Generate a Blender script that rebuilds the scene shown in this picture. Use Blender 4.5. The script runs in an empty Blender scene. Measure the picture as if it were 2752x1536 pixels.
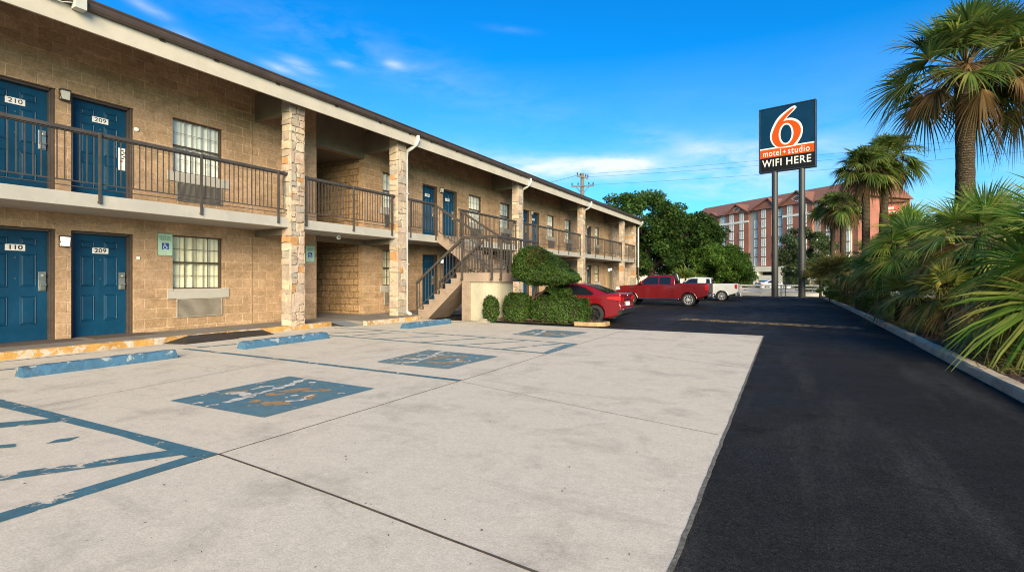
import bpy, math, random
import numpy as np
from mathutils import Vector, Matrix
RAD = math.radians
random.seed(11)
rng = np.random.default_rng(11)
S = bpy.context.scene
COL = S.collection
# ---------------------------------------------------------------- survey of the site (photo measurements -> metres)
FOC, CX, HZ, CAMH = 1351.0, 1376.0, 749.0, 1.4
TH = math.atan(756.4 / FOC)
ct, st = math.cos(TH), math.sin(TH)
VPX = CX + 756.4
def at(px, D, py):
    R = (px - CX) * D / FOC
    return Vector((-st * D + ct * R, ct * D + st * R, CAMH + (HZ - py) * D / FOC))
def gp(px, py, z=0.0):
    D = FOC * (CAMH - z) / (py - HZ)
    p = at(px, D, py); p.z = z
    return p
def wy(px, X):
    D = FOC * (-X) / (ct * (VPX - px))
    return (D + X * st) / ct
# ---------------------------------------------------------------- objects
BASE = {}
def empty(name, loc=(0, 0, 0), rot=0.0, parent=None):
    o = bpy.data.objects.new(name, None); COL.objects.link(o)
    o.empty_display_size = 0.2
    if parent is not None: o.parent = parent
    o.location = loc; o.rotation_euler = (0, 0, rot)
    BASE[o.name] = Vector(loc)
    return o
def tag(o, label=None, cat=None, group=None, kind=None):
    if label: o['label'] = label
    if cat: o['category'] = cat
    if group: o['group'] = group
    if kind: o['kind'] = kind
    return o
def root_of(o):
    while o.parent is not None: o = o.parent
    return o
def copy_tree(o, parent=None):
    c = o.copy(); COL.objects.link(c); c.parent = parent
    for ch in [x for x in bpy.data.objects if x.parent == o]:
        copy_tree(ch, c)
    BASE[c.name] = BASE.get(o.name, Vector((0, 0, 0)))
    return c
class MB:
    def __init__(s): s.v = []; s.f = []; s.m = []
    def add(s, vs, fs, mi=0, Mx=None):
        n = len(s.v)
        for p in vs:
            s.v.append(tuple(Mx @ Vector(p)) if Mx is not None else tuple(p))
        for f in fs:
            s.f.append(tuple(i + n for i in f)); s.m.append(mi)
        return s
    def box(s, x0, y0, z0, x1, y1, z1, mi=0, Mx=None):
        x0, x1 = min(x0, x1), max(x0, x1); y0, y1 = min(y0, y1), max(y0, y1); z0, z1 = min(z0, z1), max(z0, z1)
        v = [(x0, y0, z0), (x1, y0, z0), (x1, y1, z0), (x0, y1, z0), (x0, y0, z1), (x1, y0, z1), (x1, y1, z1), (x0, y1, z1)]
        return s.add(v, [(0, 3, 2, 1), (4, 5, 6, 7), (0, 1, 5, 4), (1, 2, 6, 5), (2, 3, 7, 6), (3, 0, 4, 7)], mi, Mx)
    def bar(s, p, q, w, h, mi=0, up=(0, 0, 1)):
        p, q = Vector(p), Vector(q); d = (q - p).normalized(); up = Vector(up)
        if abs(d.dot(up)) > .98: up = Vector((0, 1, 0))
        a = d.cross(up).normalized() * (w / 2); b = a.cross(d).normalized() * (h / 2)
        v = [p - a - b, p + a - b, p + a + b, p - a + b, q - a - b, q + a - b, q + a + b, q - a + b]
        return s.add(v, [(3, 2, 1, 0), (4, 5, 6, 7), (0, 1, 5, 4), (1, 2, 6, 5), (2, 3, 7, 6), (3, 0, 4, 7)], mi)
    def tube(s, pts, r, n=8, mi=0, caps=True):
        pts = [Vector(p) for p in pts]
        rs = r if isinstance(r, (list, tuple)) else [r] * len(pts)
        rings = []; a = None
        for i, p in enumerate(pts):
            d = (pts[min(i + 1, len(pts) - 1)] - pts[max(i - 1, 0)]).normalized()
            if a is None:
                a = d.cross(Vector((0, 0, 1)) if abs(d.z) < .9 else Vector((1, 0, 0))).normalized()
            else:
                a = (a - d * a.dot(d)).normalized()
            b = d.cross(a)
            rings.append([p + (a * math.cos(2 * math.pi * k / n) + b * math.sin(2 * math.pi * k / n)) * rs[i] for k in range(n)])
        v = [q for ring in rings for q in ring]; f = []
        for i in range(len(pts) - 1):
            for k in range(n):
                f.append((i * n + k, i * n + (k + 1) % n, (i + 1) * n + (k + 1) % n, (i + 1) * n + k))
        if caps:
            f.append(tuple(range(n - 1, -1, -1))); o = (len(pts) - 1) * n; f.append(tuple(range(o, o + n)))
        return s.add(v, f, mi)
    def lathe(s, prof, n=24, mi=0, Mx=None, ang=2 * math.pi):
        v = []; f = []
        for k in range(n):
            a = ang * k / n
            for (r, z) in prof: v.append((r * math.cos(a), r * math.sin(a), z))
        m = len(prof)
        for k in range(n):
            k2 = (k + 1) % n
            for j in range(m - 1):
                f.append((k * m + j, k2 * m + j, k2 * m + j + 1, k * m + j + 1))
        return s.add(v, f, mi, Mx)
    def prism(s, poly, d0, d1, plane='xz', mi=0, Mx=None, mcap=None):
        def P(a, b, d):
            return {'xz': (a, d, b), 'yz': (d, a, b), 'xy': (a, b, d)}[plane]
        n = len(poly)
        v = [P(a, b, d0) for a, b in poly] + [P(a, b, d1) for a, b in poly]
        s.add(v, [(i, (i + 1) % n, n + (i + 1) % n, n + i) for i in range(n)], mi, Mx)
        s.add([P(a, b, d0) for a, b in poly], [tuple(range(n - 1, -1, -1))], mi if mcap is None else mcap, Mx)
        s.add([P(a, b, d1) for a, b in poly], [tuple(range(n))], mi if mcap is None else mcap, Mx)
        return s
    def mesh(s, name, mats, off=None, smooth=None, recalc=True):
        me = bpy.data.meshes.new(name)
        v = np.array(s.v, dtype=np.float64).reshape(-1, 3)
        if off is not None: v = v - np.array(off)
        me.from_pydata(v.tolist(), [], s.f)
        mats = mats if isinstance(mats, (list, tuple)) else [mats]
        for m in mats: me.materials.append(m)
        if len(mats) > 1: me.polygons.foreach_set('material_index', s.m)
        if recalc:
            import bmesh
            bm = bmesh.new(); bm.from_mesh(me)
            if smooth is not None: bmesh.ops.remove_doubles(bm, verts=bm.verts, dist=1e-5)
            bmesh.ops.recalc_face_normals(bm, faces=bm.faces); bm.to_mesh(me); bm.free()
        if smooth is not None:
            me.polygons.foreach_set('use_smooth', [True] * len(me.polygons)); me.set_sharp_from_angle(angle=RAD(smooth))
        me.update()
        return me
    def build(s, name, mats, parent=None, base=None, local=False, smooth=None, bevel=0, seg=2, recalc=True):
        off = None
        if not local:
            if parent is not None: off = BASE[root_of(parent).name]
            elif base is not None: off = base
        me = s.mesh(name, mats, off, smooth, recalc)
        o = bpy.data.objects.new(name, me); COL.objects.link(o)
        if parent is not None: o.parent = parent
        elif base is not None and not local: o.location = base; BASE[o.name] = Vector(base)
        else: BASE[o.name] = Vector((0, 0, 0))
        if bevel:
            b = o.modifiers.new('bevel', 'BEVEL'); b.width = bevel; b.segments = seg; b.limit_method = 'ANGLE'; b.angle_limit = RAD(40)
        return o
def np_mesh(name, V, Fq, mats, off=None, mi=None):
    """big meshes of quads straight from numpy arrays"""
    V = np.asarray(V, dtype=np.float32).reshape(-1, 3)
    if off is not None: V = V - np.array(off, dtype=np.float32)
    Fq = np.asarray(Fq, dtype=np.int32).reshape(-1, 4)
    me = bpy.data.meshes.new(name)
    me.vertices.add(len(V)); me.vertices.foreach_set('co', V.ravel())
    me.loops.add(Fq.size); me.loops.foreach_set('vertex_index', Fq.ravel())
    me.polygons.add(len(Fq)); me.polygons.foreach_set('loop_start', np.arange(0, Fq.size, 4, dtype=np.int32))
    for m in (mats if isinstance(mats, (list, tuple)) else [mats]): me.materials.append(m)
    if mi is not None: me.polygons.foreach_set('material_index', np.asarray(mi, dtype=np.int32))
    me.update(calc_edges=True); me.validate()
    return me
def np_obj(name, V, Fq, mats, parent=None, base=None, mi=None):
    off = BASE[root_of(parent).name] if parent is not None else base
    me = np_mesh(name, V, Fq, mats, off, mi)
    o = bpy.data.objects.new(name, me); COL.objects.link(o)
    if parent is not None: o.parent = parent
    elif base is not None: o.location = base; BASE[o.name] = Vector(base)
    return o
def text2d(txt, size, bold=0.0, sx=1.0, shear=0.0, space=1.0):
    cu = bpy.data.curves.new('lettering', 'FONT'); cu.body = txt; cu.size = size; cu.align_x = 'CENTER'; cu.align_y = 'CENTER'
    cu.offset = bold; cu.shear = shear; cu.space_character = space; cu.resolution_u = 4
    ob = bpy.data.objects.new('lettering', cu); COL.objects.link(ob)
    dg = bpy.context.evaluated_depsgraph_get()
    me = ob.evaluated_get(dg).to_mesh()
    v = [(p.co.x * sx, p.co.y) for p in me.vertices]; f = [tuple(p.vertices) for p in me.polygons]
    ob.evaluated_get(dg).to_mesh_clear()
    bpy.data.objects.remove(ob); bpy.data.curves.remove(cu)
    return v, f
# ---------------------------------------------------------------- materials
class NT:
    def __init__(s, m):
        m.use_nodes = True; s.t = m.node_tree; s.t.nodes.clear(); s.m = m
    def n(s, typ, **kw):
        nd = s.t.nodes.new('ShaderNode' + typ)
        for k, v in kw.items(): setattr(nd, k, v)
        return nd
    def put(s, sock, val):
        if hasattr(val, 'is_output') or isinstance(val, bpy.types.NodeSocket): s.t.links.new(val, sock)
        elif isinstance(val, (tuple, list)) and len(val) == 3 and sock.type == 'RGBA': sock.default_value = (*val, 1)
        else: sock.default_value = val
    def pos(s, kind='pos', scale=None):
        o = s.n('NewGeometry').outputs['Position'] if kind == 'pos' else s.n('TexCoord').outputs['Object']
        if scale is not None:
            mp = s.n('Mapping'); s.put(mp.inputs['Vector'], o); mp.inputs['Scale'].default_value = scale; o = mp.outputs[0]
        return o
    def noise(s, vec, scale, detail=5, rough=.6, dist=0):
        nd = s.n('TexNoise'); s.put(nd.inputs['Vector'], vec); nd.inputs['Scale'].default_value = scale
        nd.inputs['Detail'].default_value = detail; nd.inputs['Roughness'].default_value = rough; nd.inputs['Distortion'].default_value = dist
        return nd.outputs['Fac']
    def rng(s, val, a, b, c, d, clamp=True):
        nd = s.n('MapRange'); nd.clamp = clamp
        for k, x in zip((0, 1, 2, 3, 4), (val, a, b, c, d)): s.put(nd.inputs[k], x)
        return nd.outputs[0]
    def math(s, op, a, b=0.0, c=0.0):
        nd = s.n('Math', operation=op); s.put(nd.inputs[0], a); s.put(nd.inputs[1], b)
        if op == 'MULTIPLY_ADD': s.put(nd.inputs[2], c)
        return nd.outputs[0]
    def mix(s, fac, a, b, mode='MIX'):
        nd = s.n('Mix', data_type='RGBA', blend_type=mode); s.put(nd.inputs[0], fac); s.put(nd.inputs[6], a); s.put(nd.inputs[7], b)
        return nd.outputs[2]
    def ramp(s, fac, stops, interp='LINEAR'):
        nd = s.n('ValToRGB'); s.put(nd.inputs[0], fac); cr = nd.color_ramp; cr.interpolation = interp
        while len(cr.elements) < len(stops): cr.elements.new(.5)
        for e, (p, c) in zip(cr.elements, stops): e.position = p; e.color = (*c, 1)
        return nd.outputs[0]
    def scale(s, col, fac):
        nd = s.n('VectorMath', operation='SCALE'); s.put(nd.inputs[0], col); s.put(nd.inputs[3], fac); return nd.outputs[0]
    def bump(s, h, strength=.3, dist=.02, nrm=None):
        nd = s.n('Bump'); s.put(nd.inputs['Height'], h); nd.inputs['Strength'].default_value = strength; nd.inputs['Distance'].default_value = dist
        if nrm is not None: s.put(nd.inputs['Normal'], nrm)
        return nd.outputs[0]
    def out(s, col, rough=.7, nrm=None, metal=0.0, spec=.5, coat=0.0, emit=None, estr=0, alpha=None, trans=None):
        b = s.n('BsdfPrincipled')
        s.put(b.inputs['Base Color'], col); s.put(b.inputs['Roughness'], rough); s.put(b.inputs['Metallic'], metal)
        s.put(b.inputs['Specular IOR Level'], spec)
        b.inputs['Coat Weight'].default_value = coat; b.inputs['Coat Roughness'].default_value = .06
        if nrm is not None: s.put(b.inputs['Normal'], nrm)
        if emit is not None: s.put(b.inputs['Emission Color'], emit); b.inputs['Emission Strength'].default_value = estr
        if alpha is not None: s.put(b.inputs['Alpha'], alpha)
        sh = b.outputs[0]
        if trans is not None:
            tr = s.n('BsdfTranslucent'); s.put(tr.inputs[0], trans); mx = s.n('MixShader'); mx.inputs[0].default_value = .42
            s.put(mx.inputs[1], sh); s.put(mx.inputs[2], tr.outputs[0]); sh = mx.outputs[0]
        o = s.n('OutputMaterial'); s.put(o.inputs[0], sh)
        return s.m
def NM(name): return NT(bpy.data.materials.new(name))
def plain(name, rgb, rough=.6, var=.15, vs=3.0, bump=.15, bs=60, bd=.004, metal=0, spec=.5, coat=0, kind='obj', dirt=None):
    t = NM(name); p = t.pos(kind)
    n1 = t.noise(p, vs, 6); n2 = t.noise(p, bs, 4)
    c = t.scale(rgb, t.rng(n1, .3, .7, 1 - var, 1 + var))
    if dirt is not None:
        c = t.mix(t.rng(t.noise(p, vs * 2.7, 8, .7), .52, .68, 0, dirt[3]), c, dirt[:3])
    r = t.rng(n1, .3, .7, max(0, rough - .08), min(1, rough + .08))
    return t.out(c, r, t.bump(n2, bump, bd) if bump else None, metal, spec, coat)
# ================================================================ materials of the place
def m_block():
    t = NM('concrete_block'); p = t.pos()
    sx = t.n('SeparateXYZ'); t.put(sx.inputs[0], p)
    u = t.math('ADD', sx.outputs[0], sx.outputs[1])
    wob = t.noise(p, 2.2, 3); wob2 = t.noise(p, 9, 3)
    cv = t.n('CombineXYZ'); t.put(cv.inputs[0], t.math('MULTIPLY_ADD', wob, .03, u))
    t.put(cv.inputs[1], t.math('MULTIPLY_ADD', wob2, .018, t.math('MULTIPLY_ADD', wob, .02, sx.outputs[2])))
    b = t.n('TexBrick'); b.offset = .5; t.put(b.inputs['Vector'], cv.outputs[0])
    b.inputs['Scale'].default_value = 1; b.inputs['Brick Width'].default_value = .485; b.inputs['Row Height'].default_value = .2345
    b.inputs['Mortar Size'].default_value = .013; b.inputs['Mortar Smooth'].default_value = .35; b.inputs['Bias'].default_value = 0
    b.inputs['Color1'].default_value = (.30, .190, .104, 1); b.inputs['Color2'].default_value = (.395, .256, .150, 1)
    b.inputs['Mortar'].default_value = (.475, .33, .21, 1)
    big = t.noise(p, .55, 6, .65); mid = t.noise(p, 3.4, 7, .7); fine = t.noise(p, 46, 4, .7)
    c = t.mix(t.rng(big, .38, .66, 0, .8), b.outputs['Color'], (.44, .285, .185))
    c = t.mix(t.rng(mid, .48, .70, 0, .55), c, (.22, .145, .072))
    v = t.n('TexVoronoi'); t.put(v.inputs['Vector'], t.pos('pos', (1.2, 1.2, 2.6))); v.inputs['Scale'].default_value = 1.7
    sc = t.n('SeparateColor'); t.put(sc.inputs[0], v.outputs['Color']); c = t.scale(c, t.rng(sc.outputs[0], 0, 1, .86, 1.13))
    c = t.scale(c, t.rng(t.noise(p, 13, 7, .75), .3, .7, .76, 1.22)); c = t.scale(c, t.rng(fine, .3, .7, .80, 1.18))
    hgt = t.math('MULTIPLY_ADD', b.outputs['Fac'], -.55, t.math('MULTIPLY_ADD', t.noise(p, 16, 8, .75), .55, t.math('MULTIPLY', fine, .25)))
    return t.out(c, .88, t.bump(hgt, .6, .022), spec=.25)
def m_rough():
    t = NM('rough_split_block'); p = t.pos()
    sx = t.n('SeparateXYZ'); t.put(sx.inputs[0], p)
    cv = t.n('CombineXYZ'); t.put(cv.inputs[0], t.math('ADD', sx.outputs[0], sx.outputs[1])); t.put(cv.inputs[1], sx.outputs[2])
    b = t.n('TexBrick'); t.put(b.inputs['Vector'], cv.outputs[0])
    b.inputs['Scale'].default_value = 1; b.inputs['Brick Width'].default_value = .42; b.inputs['Row Height'].default_value = .2345
    b.inputs['Mortar Size'].default_value = .012; b.inputs['Mortar Smooth'].default_value = .4
    b.inputs['Color1'].default_value = (.34, .21, .11, 1); b.inputs['Color2'].default_value = (.43, .265, .14, 1); b.inputs['Mortar'].default_value = (.2, .125, .065, 1)
    rk = t.noise(p, 7.5, 8, .62); c = t.scale(b.outputs['Color'], t.rng(rk, .3, .7, .72, 1.2))
    h = t.math('MULTIPLY_ADD', b.outputs['Fac'], -.7, rk)
    return t.out(c, .9, t.bump(h, 1.0, .09), spec=.2)
def m_stone():
    t = NM('limestone_veneer'); p = t.pos()
    g = t.n('NewGeometry')
    c = t.ramp(g.outputs['Random Per Island'], [(0, (0.440, 0.344, 0.248)), (.16, (0.336, 0.264, 0.208)), (.3, (0.480, 0.400, 0.304)), (.46, (0.384, 0.288, 0.224)), (.6, (0.320, 0.280, 0.232)), (.72, (0.448, 0.336, 0.264)), (.86, (0.480, 0.376, 0.264)), (.93, (0.400, 0.216, 0.096)), (1, (0.272, 0.248, 0.224))], 'CONSTANT')
    n1 = t.noise(p, 6, 7, .7); n2 = t.noise(p, 38, 6, .7)
    c = t.mix(t.rng(t.noise(p, 2.3, 6, .65), .64, .70, 0, .6), c, (.42, .21, .085))
    c = t.scale(c, t.rng(n1, .3, .7, .72, 1.18))
    return t.out(c, .88, t.bump(t.math('MULTIPLY_ADD', n2, .4, n1), .7, .03), spec=.2)
def m_concrete(name, base, dark, warm, speck=True, stain=.5):
    t = NM(name); p = t.pos()
    big = t.noise(p, .32, 5, .6, .6); mid = t.noise(p, 1.5, 8, .68, .3); st2 = t.noise(t.pos('pos', (.5, 2.6, 1)), .9, 7, .7)
    fine = t.noise(p, 95, 3, .7); med = t.noise(p, 20, 5, .7)
    c = t.mix(t.rng(big, .36, .66, 0, .8), base, warm)
    c = t.mix(t.rng(mid, .51, .74, 0, stain), c, dark)
    c = t.mix(t.rng(st2, .56, .76, 0, stain * .8), c, dark)
    c = t.mix(t.rng(t.noise(t.pos('pos', (.7, 1.6, 1)), 1.1, 12, .8, 1.0), .57, .70, 0, stain * .75), c, tuple(x * .72 for x in dark))
    c = t.scale(c, t.rng(t.noise(p, 6.5, 9, .78),   .3, .7, .92, 1.07))
    c = t.scale(c, t.rng(fine, .3, .7, .82, 1.16)); c = t.scale(c, t.rng(med, .3, .7, .93, 1.06))
    if speck:
        v = t.n('TexVoronoi'); t.put(v.inputs['Vector'], p); v.inputs['Scale'].default_value = 5.5
        sc = t.n('SeparateColor'); t.put(sc.inputs[0], v.outputs['Color'])
        rad = t.rng(sc.outputs[1], 0, 1, .02, .085)
        msk = t.math('MULTIPLY', t.math('LESS_THAN', v.outputs['Distance'], rad), t.math('LESS_THAN', sc.outputs[0], .22))
        c = t.mix(t.math('MULTIPLY', msk, .65), c, (.09, .075, .06))
    return t.out(c, .86, t.bump(t.math('MULTIPLY_ADD', med, .5, fine), .28, .006), spec=.3)
def m_asphalt():
    t = NM('sealed_asphalt'); p = t.pos()
    big = t.noise(p, .22, 6, .65, .8); mid = t.noise(p, 1.3, 8, .7); fine = t.noise(p, 130, 3, .7); st2 = t.noise(t.pos('pos', (2.4, .35, 1)), .5, 6, .65)
    c = t.mix(t.rng(big, .35, .68, 0, 1), (.0095, .0092, .0090), (.0175, .0168, .0160))
    c = t.mix(t.rng(st2, .50, .70, 0, .75), c, (.034, .032, .030))
    vp = t.n('TexVoronoi'); t.put(vp.inputs['Vector'], t.pos('pos', (.5, .22, 1))); vp.inputs['Scale'].default_value = .55; sp_ = t.n('SeparateColor'); t.put(sp_.inputs[0], vp.outputs['Color']); c = t.scale(c, t.rng(sp_.outputs[0], 0, 1, .84, 1.2))
    c = t.mix(t.rng(t.noise(p, .5, 7, .7), .6, .72, 0, .5), c, (.036, .032, .022))
    c = t.mix(t.rng(mid, .58, .7, 0, .75), c, (.0055, .0055, .0055))
    c = t.scale(c, t.rng(fine, .3, .72, .35, 2.0)); c = t.scale(c, t.rng(t.noise(p, 42, 5, .8), .3, .72, .3, 2.1)); c = t.scale(c, t.rng(t.noise(p, 9, 8, .75), .3, .7, .75, 1.3))
    v = t.n('TexVoronoi'); t.put(v.inputs['Vector'], p); v.inputs['Scale'].default_value = 62
    sc = t.n('SeparateColor'); t.put(sc.inputs[0], v.outputs['Color'])
    msk = t.math('MULTIPLY', t.math('LESS_THAN', v.outputs['Distance'], .30), t.math('LESS_THAN', sc.outputs[0], .05))
    c = t.mix(t.math('MULTIPLY', msk, .5), c, (.08, .076, .07))
    r = t.rng(mid, .35, .7, .62, .85)
    return t.out(c, r, t.bump(fine, .6, .008), spec=.07)
def m_worn(name, col, hidden, wear=.5, scale=2.6, grime=None):
    """road paint, worn through to the slab below in patches"""
    t = NM(name); p = t.pos()
    n = t.noise(p, scale, 10, .72); n2 = t.noise(p, 24, 5, .7)
    msk = t.math('MULTIPLY_ADD', n2, .3, n)
    a = t.rng(msk, wear + .17, wear + .20, 1, 0)
    a = t.math('MULTIPLY', a, t.rng(t.noise(p, 1.1, 6, .6), .3, .75, 1.0, 1 - hidden))
    c = t.scale(col, t.rng(t.noise(p, 7, 7, .7), .3, .7, .75, 1.2))
    if grime: c = t.mix(t.rng(t.noise(p, 1.9, 6, .65), .46, .64, 0, .7), c, grime)
    return t.out(c, .75, t.bump(n2, .15, .004), alpha=a, spec=.35)
def m_kerb():
    t = NM('worn_yellow_kerb'); p = t.pos()
    n = t.noise(p, 3.6, 9, .68, .6); n2 = t.noise(p, 40, 4)
    c = t.mix(t.rng(t.noise(p, 1.4, 5), .35, .65, 0, 1), (.39, .20, .050), (.47, .27, .085))
    c = t.mix(t.rng(n, .5, .54, 0, 1), c, (.45, .385, .31))
    c = t.mix(t.rng(t.noise(p, 2.1, 8, .75), .59, .64, 0, .8), c, (.22, .13, .06))
    c = t.scale(c, t.rng(n2, .3, .7, .8, 1.15))
    return t.out(c, .85, t.bump(t.math('MULTIPLY_ADD', n2, .4, n), .5, .015), spec=.3)
def m_leaf(name, cols, trans=True, rough=.62, spec=.14):
    t = NM(name); g = t.n('NewGeometry')
    k = len(cols)
    c = t.ramp(g.outputs['Random Per Island'], [(i / max(1, k - 1), x) for i, x in enumerate(cols)])
    big = t.noise(t.pos('pos'), .9, 4)
    c = t.scale(c, t.rng(big, .3, .7, .62, 1.42)); c = t.scale(c, t.rng(t.noise(t.pos('pos'), .28, 3), .35, .65, .8, 1.25))
    tr = t.scale(c, 1.5) if trans else None
    return t.out(c, rough, None, spec=spec, trans=tr)
def m_glass(name, tint=(.9, .95, .96), refl=.12):
    t = NM(name)
    tr = t.n('BsdfTransparent'); tr.inputs[0].default_value = (*tint, 1)
    gl = t.n('BsdfGlossy'); gl.inputs['Roughness'].default_value = .02
    fr = t.n('Fresnel'); fr.inputs[0].default_value = 1.5
    mx = t.n('MixShader'); t.put(mx.inputs[0], t.math('ADD', t.math('MULTIPLY', fr.outputs[0], .28), refl)); t.put(mx.inputs[1], tr.outputs[0]); t.put(mx.inputs[2], gl.outputs[0])
    o = t.n('OutputMaterial'); t.put(o.inputs[0], mx.outputs[0]); return t.m
def m_emit(name, col, s):
    t = NM(name); return t.out(col, .4, emit=col, estr=s)
BLOCK, ROUGH, STONE = m_block(), m_rough(), m_stone()
CONC = m_concrete('concrete_slab', (.56, .495, .405), (.29, .252, .205), (.59, .508, .40), True, .62)
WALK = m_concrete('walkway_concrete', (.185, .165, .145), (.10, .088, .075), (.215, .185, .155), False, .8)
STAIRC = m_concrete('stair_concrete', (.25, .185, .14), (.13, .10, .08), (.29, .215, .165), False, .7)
KERBC = m_concrete('kerb_concrete', (.46, .365, .255), (.20, .155, .105), (.50, .40, .28), False, 1.0)
PALE = m_concrete('street_concrete', (.42, .39, .35), (.3, .28, .25), (.45, .42, .37), False, .4)
ASPH, YKERB = m_asphalt(), m_kerb()
BLUEP = m_worn('worn_blue_paint', (.048, .150, .205), .35, .55)
BLUES = m_worn('blue_symbol_paint', (.080, .175, .225), .18, .585, 3.2, (.11, .19, .205))
BLUEF = m_worn('faded_blue_paint', (.12, .215, .245), .55, .55, 2.2)
WHITEP = m_worn('worn_white_paint', (.58, .55, .49), .15, .535, 5.5)
BROWNP = m_worn('worn_tan_undercoat', (.36, .225, .11), .2, .525, 5.0)
YELP = m_worn('worn_yellow_line', (.36, .22, .06), .3, .50, 3.0, (.14, .10, .05))
JOINT = plain('dark_joint', (.07, .05, .035), .95, .5, 6, .2)
JOINTF = plain('faint_joint', (.24, .20, .16), .95, .4, 6, .2)
GRAVEL = plain('joint_gravel', (.12, .11, .09), .95, .6, 30, .6, 90, .01, kind='pos')
CREAM = plain('cream_paint', (.43, .385, .32), .62, .1, 1.6, .12, 50, kind='pos', dirt=(.42, .34, .25, .35))
SLABP = plain('slab_paint', (.345, .32, .285), .7, .08, 1.6, .2, 30, kind='pos', dirt=(.46, .41, .34, .4))
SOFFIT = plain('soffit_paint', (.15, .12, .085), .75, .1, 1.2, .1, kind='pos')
BEAMM = plain('brown_beam_paint', (.14, .11, .075), .7, .15, 3, .2, 40, kind='pos')
GUTTER = plain('brown_gutter', (.055, .038, .031), .4, .2, 2, .05, kind='pos')
ROOFM = plain('roof_shingle', (.07, .06, .055), .9, .3, 4, .5, 50, .01, kind='pos')
METAL = plain('brown_metal', (.050, .041, .035), .5, .2, 5, .1, 80, kind='pos')
DFRAME = plain('brown_frame', (.06, .042, .032), .5, .2, 4, .08)
def m_door():
    t = NM('blue_door_paint'); p = t.pos('obj'); sx = t.n('SeparateXYZ'); t.put(sx.inputs[0], p); c = (.0015, .041, .090)
    c = t.scale(c, t.rng(t.noise(p, 1.7, 7, .65), .3, .7, .8, 1.25)); c = t.mix(t.rng(t.noise(t.pos('obj', (3, 3, .6)), 2.0, 7, .7), .55, .72, 0, .35), c, (.012, .078, .13))
    v = t.n('TexVoronoi'); t.put(v.inputs['Vector'], t.pos('obj', (1, .45, 1))); v.inputs['Scale'].default_value = 9; sc = t.n('SeparateColor'); t.put(sc.inputs[0], v.outputs['Color'])
    c = t.mix(t.math('MULTIPLY', t.math('LESS_THAN', v.outputs['Distance'], .085), t.math('LESS_THAN', sc.outputs[0], .05)), c, (.42, .45, .46))
    return t.out(c, t.rng(t.noise(p, 4, 5), .3, .7, .42, .6), t.bump(t.noise(p, 60, 3), .1, .002), spec=.28)
DOORM = m_door()
WHITE = plain('white_paint', (.74, .73, .70), .55, .06, 3, .08)
DOWN = plain('white_pipe', (.50, .49, .47), .4, .07, 3, .05, dirt=(.4, .38, .34, .35))
PLATEM = plain('plate_white', (.78, .74, .70), .4, .05, 5, 0)
BLACK = plain('black_lettering', (.012, .012, .012), .6, .1, 5, 0)
STEEL = plain('brushed_steel', (.42, .38, .31), .32, .2, 6, .1, 90, metal=.85)
CURT = plain('curtain_cloth', (.80, .74, .54), .9, .12, 3, .15, 90)
CURTU = plain('curtain_cloth_pale', (.84, .82, .74), .9, .1, 3, .15, 90)
GRILLE = plain('louvre_metal', (.30, .26, .21), .5, .15, 5, .05)
INSIDE = plain('room_dark', (.03, .025, .02), .9, .2, 2, 0)
RUBBER = plain('black_rubber', (.028, .022, .02), .7, .3, 5, .3, 40)
MATM = plain('door_mat', (.075, .052, .042), .95, .3, 20, .5, 160, .006, kind='pos')
PANE = m_glass('window_glass', (.97, .98, .97), .015)
LAMPL = plain('lamp_lens', (.62, .58, .5), .25, .05, 4, 0)
LAMPON = m_emit('lit_lamp_lens', (1, .90, .70), 1.6)
DIRT = plain('mulch_soil', (.105, .058, .035), .95, .45, 5, .9, 55, .03, kind='pos')
GRASSG = plain('ground_grass', (.12, .115, .06), .95, .4, .8, .6, 30, .03, kind='pos')
STUCCO = plain('cream_stucco', (.345, .315, .235), .88, .14, 1.2, .3, 70, kind='pos', dirt=(.19, .165, .11, .5))
def m_stop():
    t = NM('wheel_stop_blue'); p = t.pos(); n = t.noise(p, 5.5, 9, .72); sx = t.n('SeparateXYZ'); t.put(sx.inputs[0], p)
    c = t.scale((.050, .125, .205), t.rng(t.noise(p, 2.5, 5), .3, .7, .75, 1.22))
    c = t.mix(t.rng(t.noise(p, 3.2, 8, .7), .53, .62, 0, .6), c, (.07, .145, .20))
    c = t.mix(t.rng(t.math('MULTIPLY_ADD', sx.outputs[2], .9, n), .66, .69, 0, .9), c, (.30, .33, .33))
    c = t.mix(t.rng(t.noise(p, 7, 9, .75), .60, .64, 0, .85), c, (.045, .06, .065))
    return t.out(c, .75, t.bump(t.noise(p, 22, 6, .7), .6, .015), spec=.3)
PAINTB = m_stop()

# ================================================================ ground, pavements, markings
def sheet(name, poly, z, mat, kind='structure', tri=None):
    mb = MB(); mb.add([(p[0], p[1], z) for p in poly], [tuple(range(len(poly)))])
    o = mb.build(name, mat); me = o.data
    if me.polygons[0].normal.z < 0: me.flip_normals()
    return tag(o, kind=kind)
def ribbon(mb, pts, w, z, jit=0.0, mi=0, step=.25):
    pts = [Vector((p[0], p[1], 0)) for p in pts]; fine = [pts[0]]
    for a, b in zip(pts, pts[1:]):
        n = max(1, int((b - a).length / step)) if jit else 1
        for i in range(1, n + 1): fine.append(a.lerp(b, i / n))
    L = []
    for i, p in enumerate(fine):
        d = (fine[min(i + 1, len(fine) - 1)] - fine[max(i - 1, 0)]).normalized(); nn = Vector((-d.y, d.x, 0))
        j = random.uniform(-jit, jit); ww = w / 2 * random.uniform(1 - min(.6, jit * 20), 1 + min(.5, jit * 20))
        L.append((p + nn * (j + ww), p + nn * (j - ww)))
    for (a, b), (c, d) in zip(L, L[1:]):
        mb.add([(a.x, a.y, z), (b.x, b.y, z), (d.x, d.y, z), (c.x, c.y, z)], [(0, 1, 2, 3)], mi)
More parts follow.
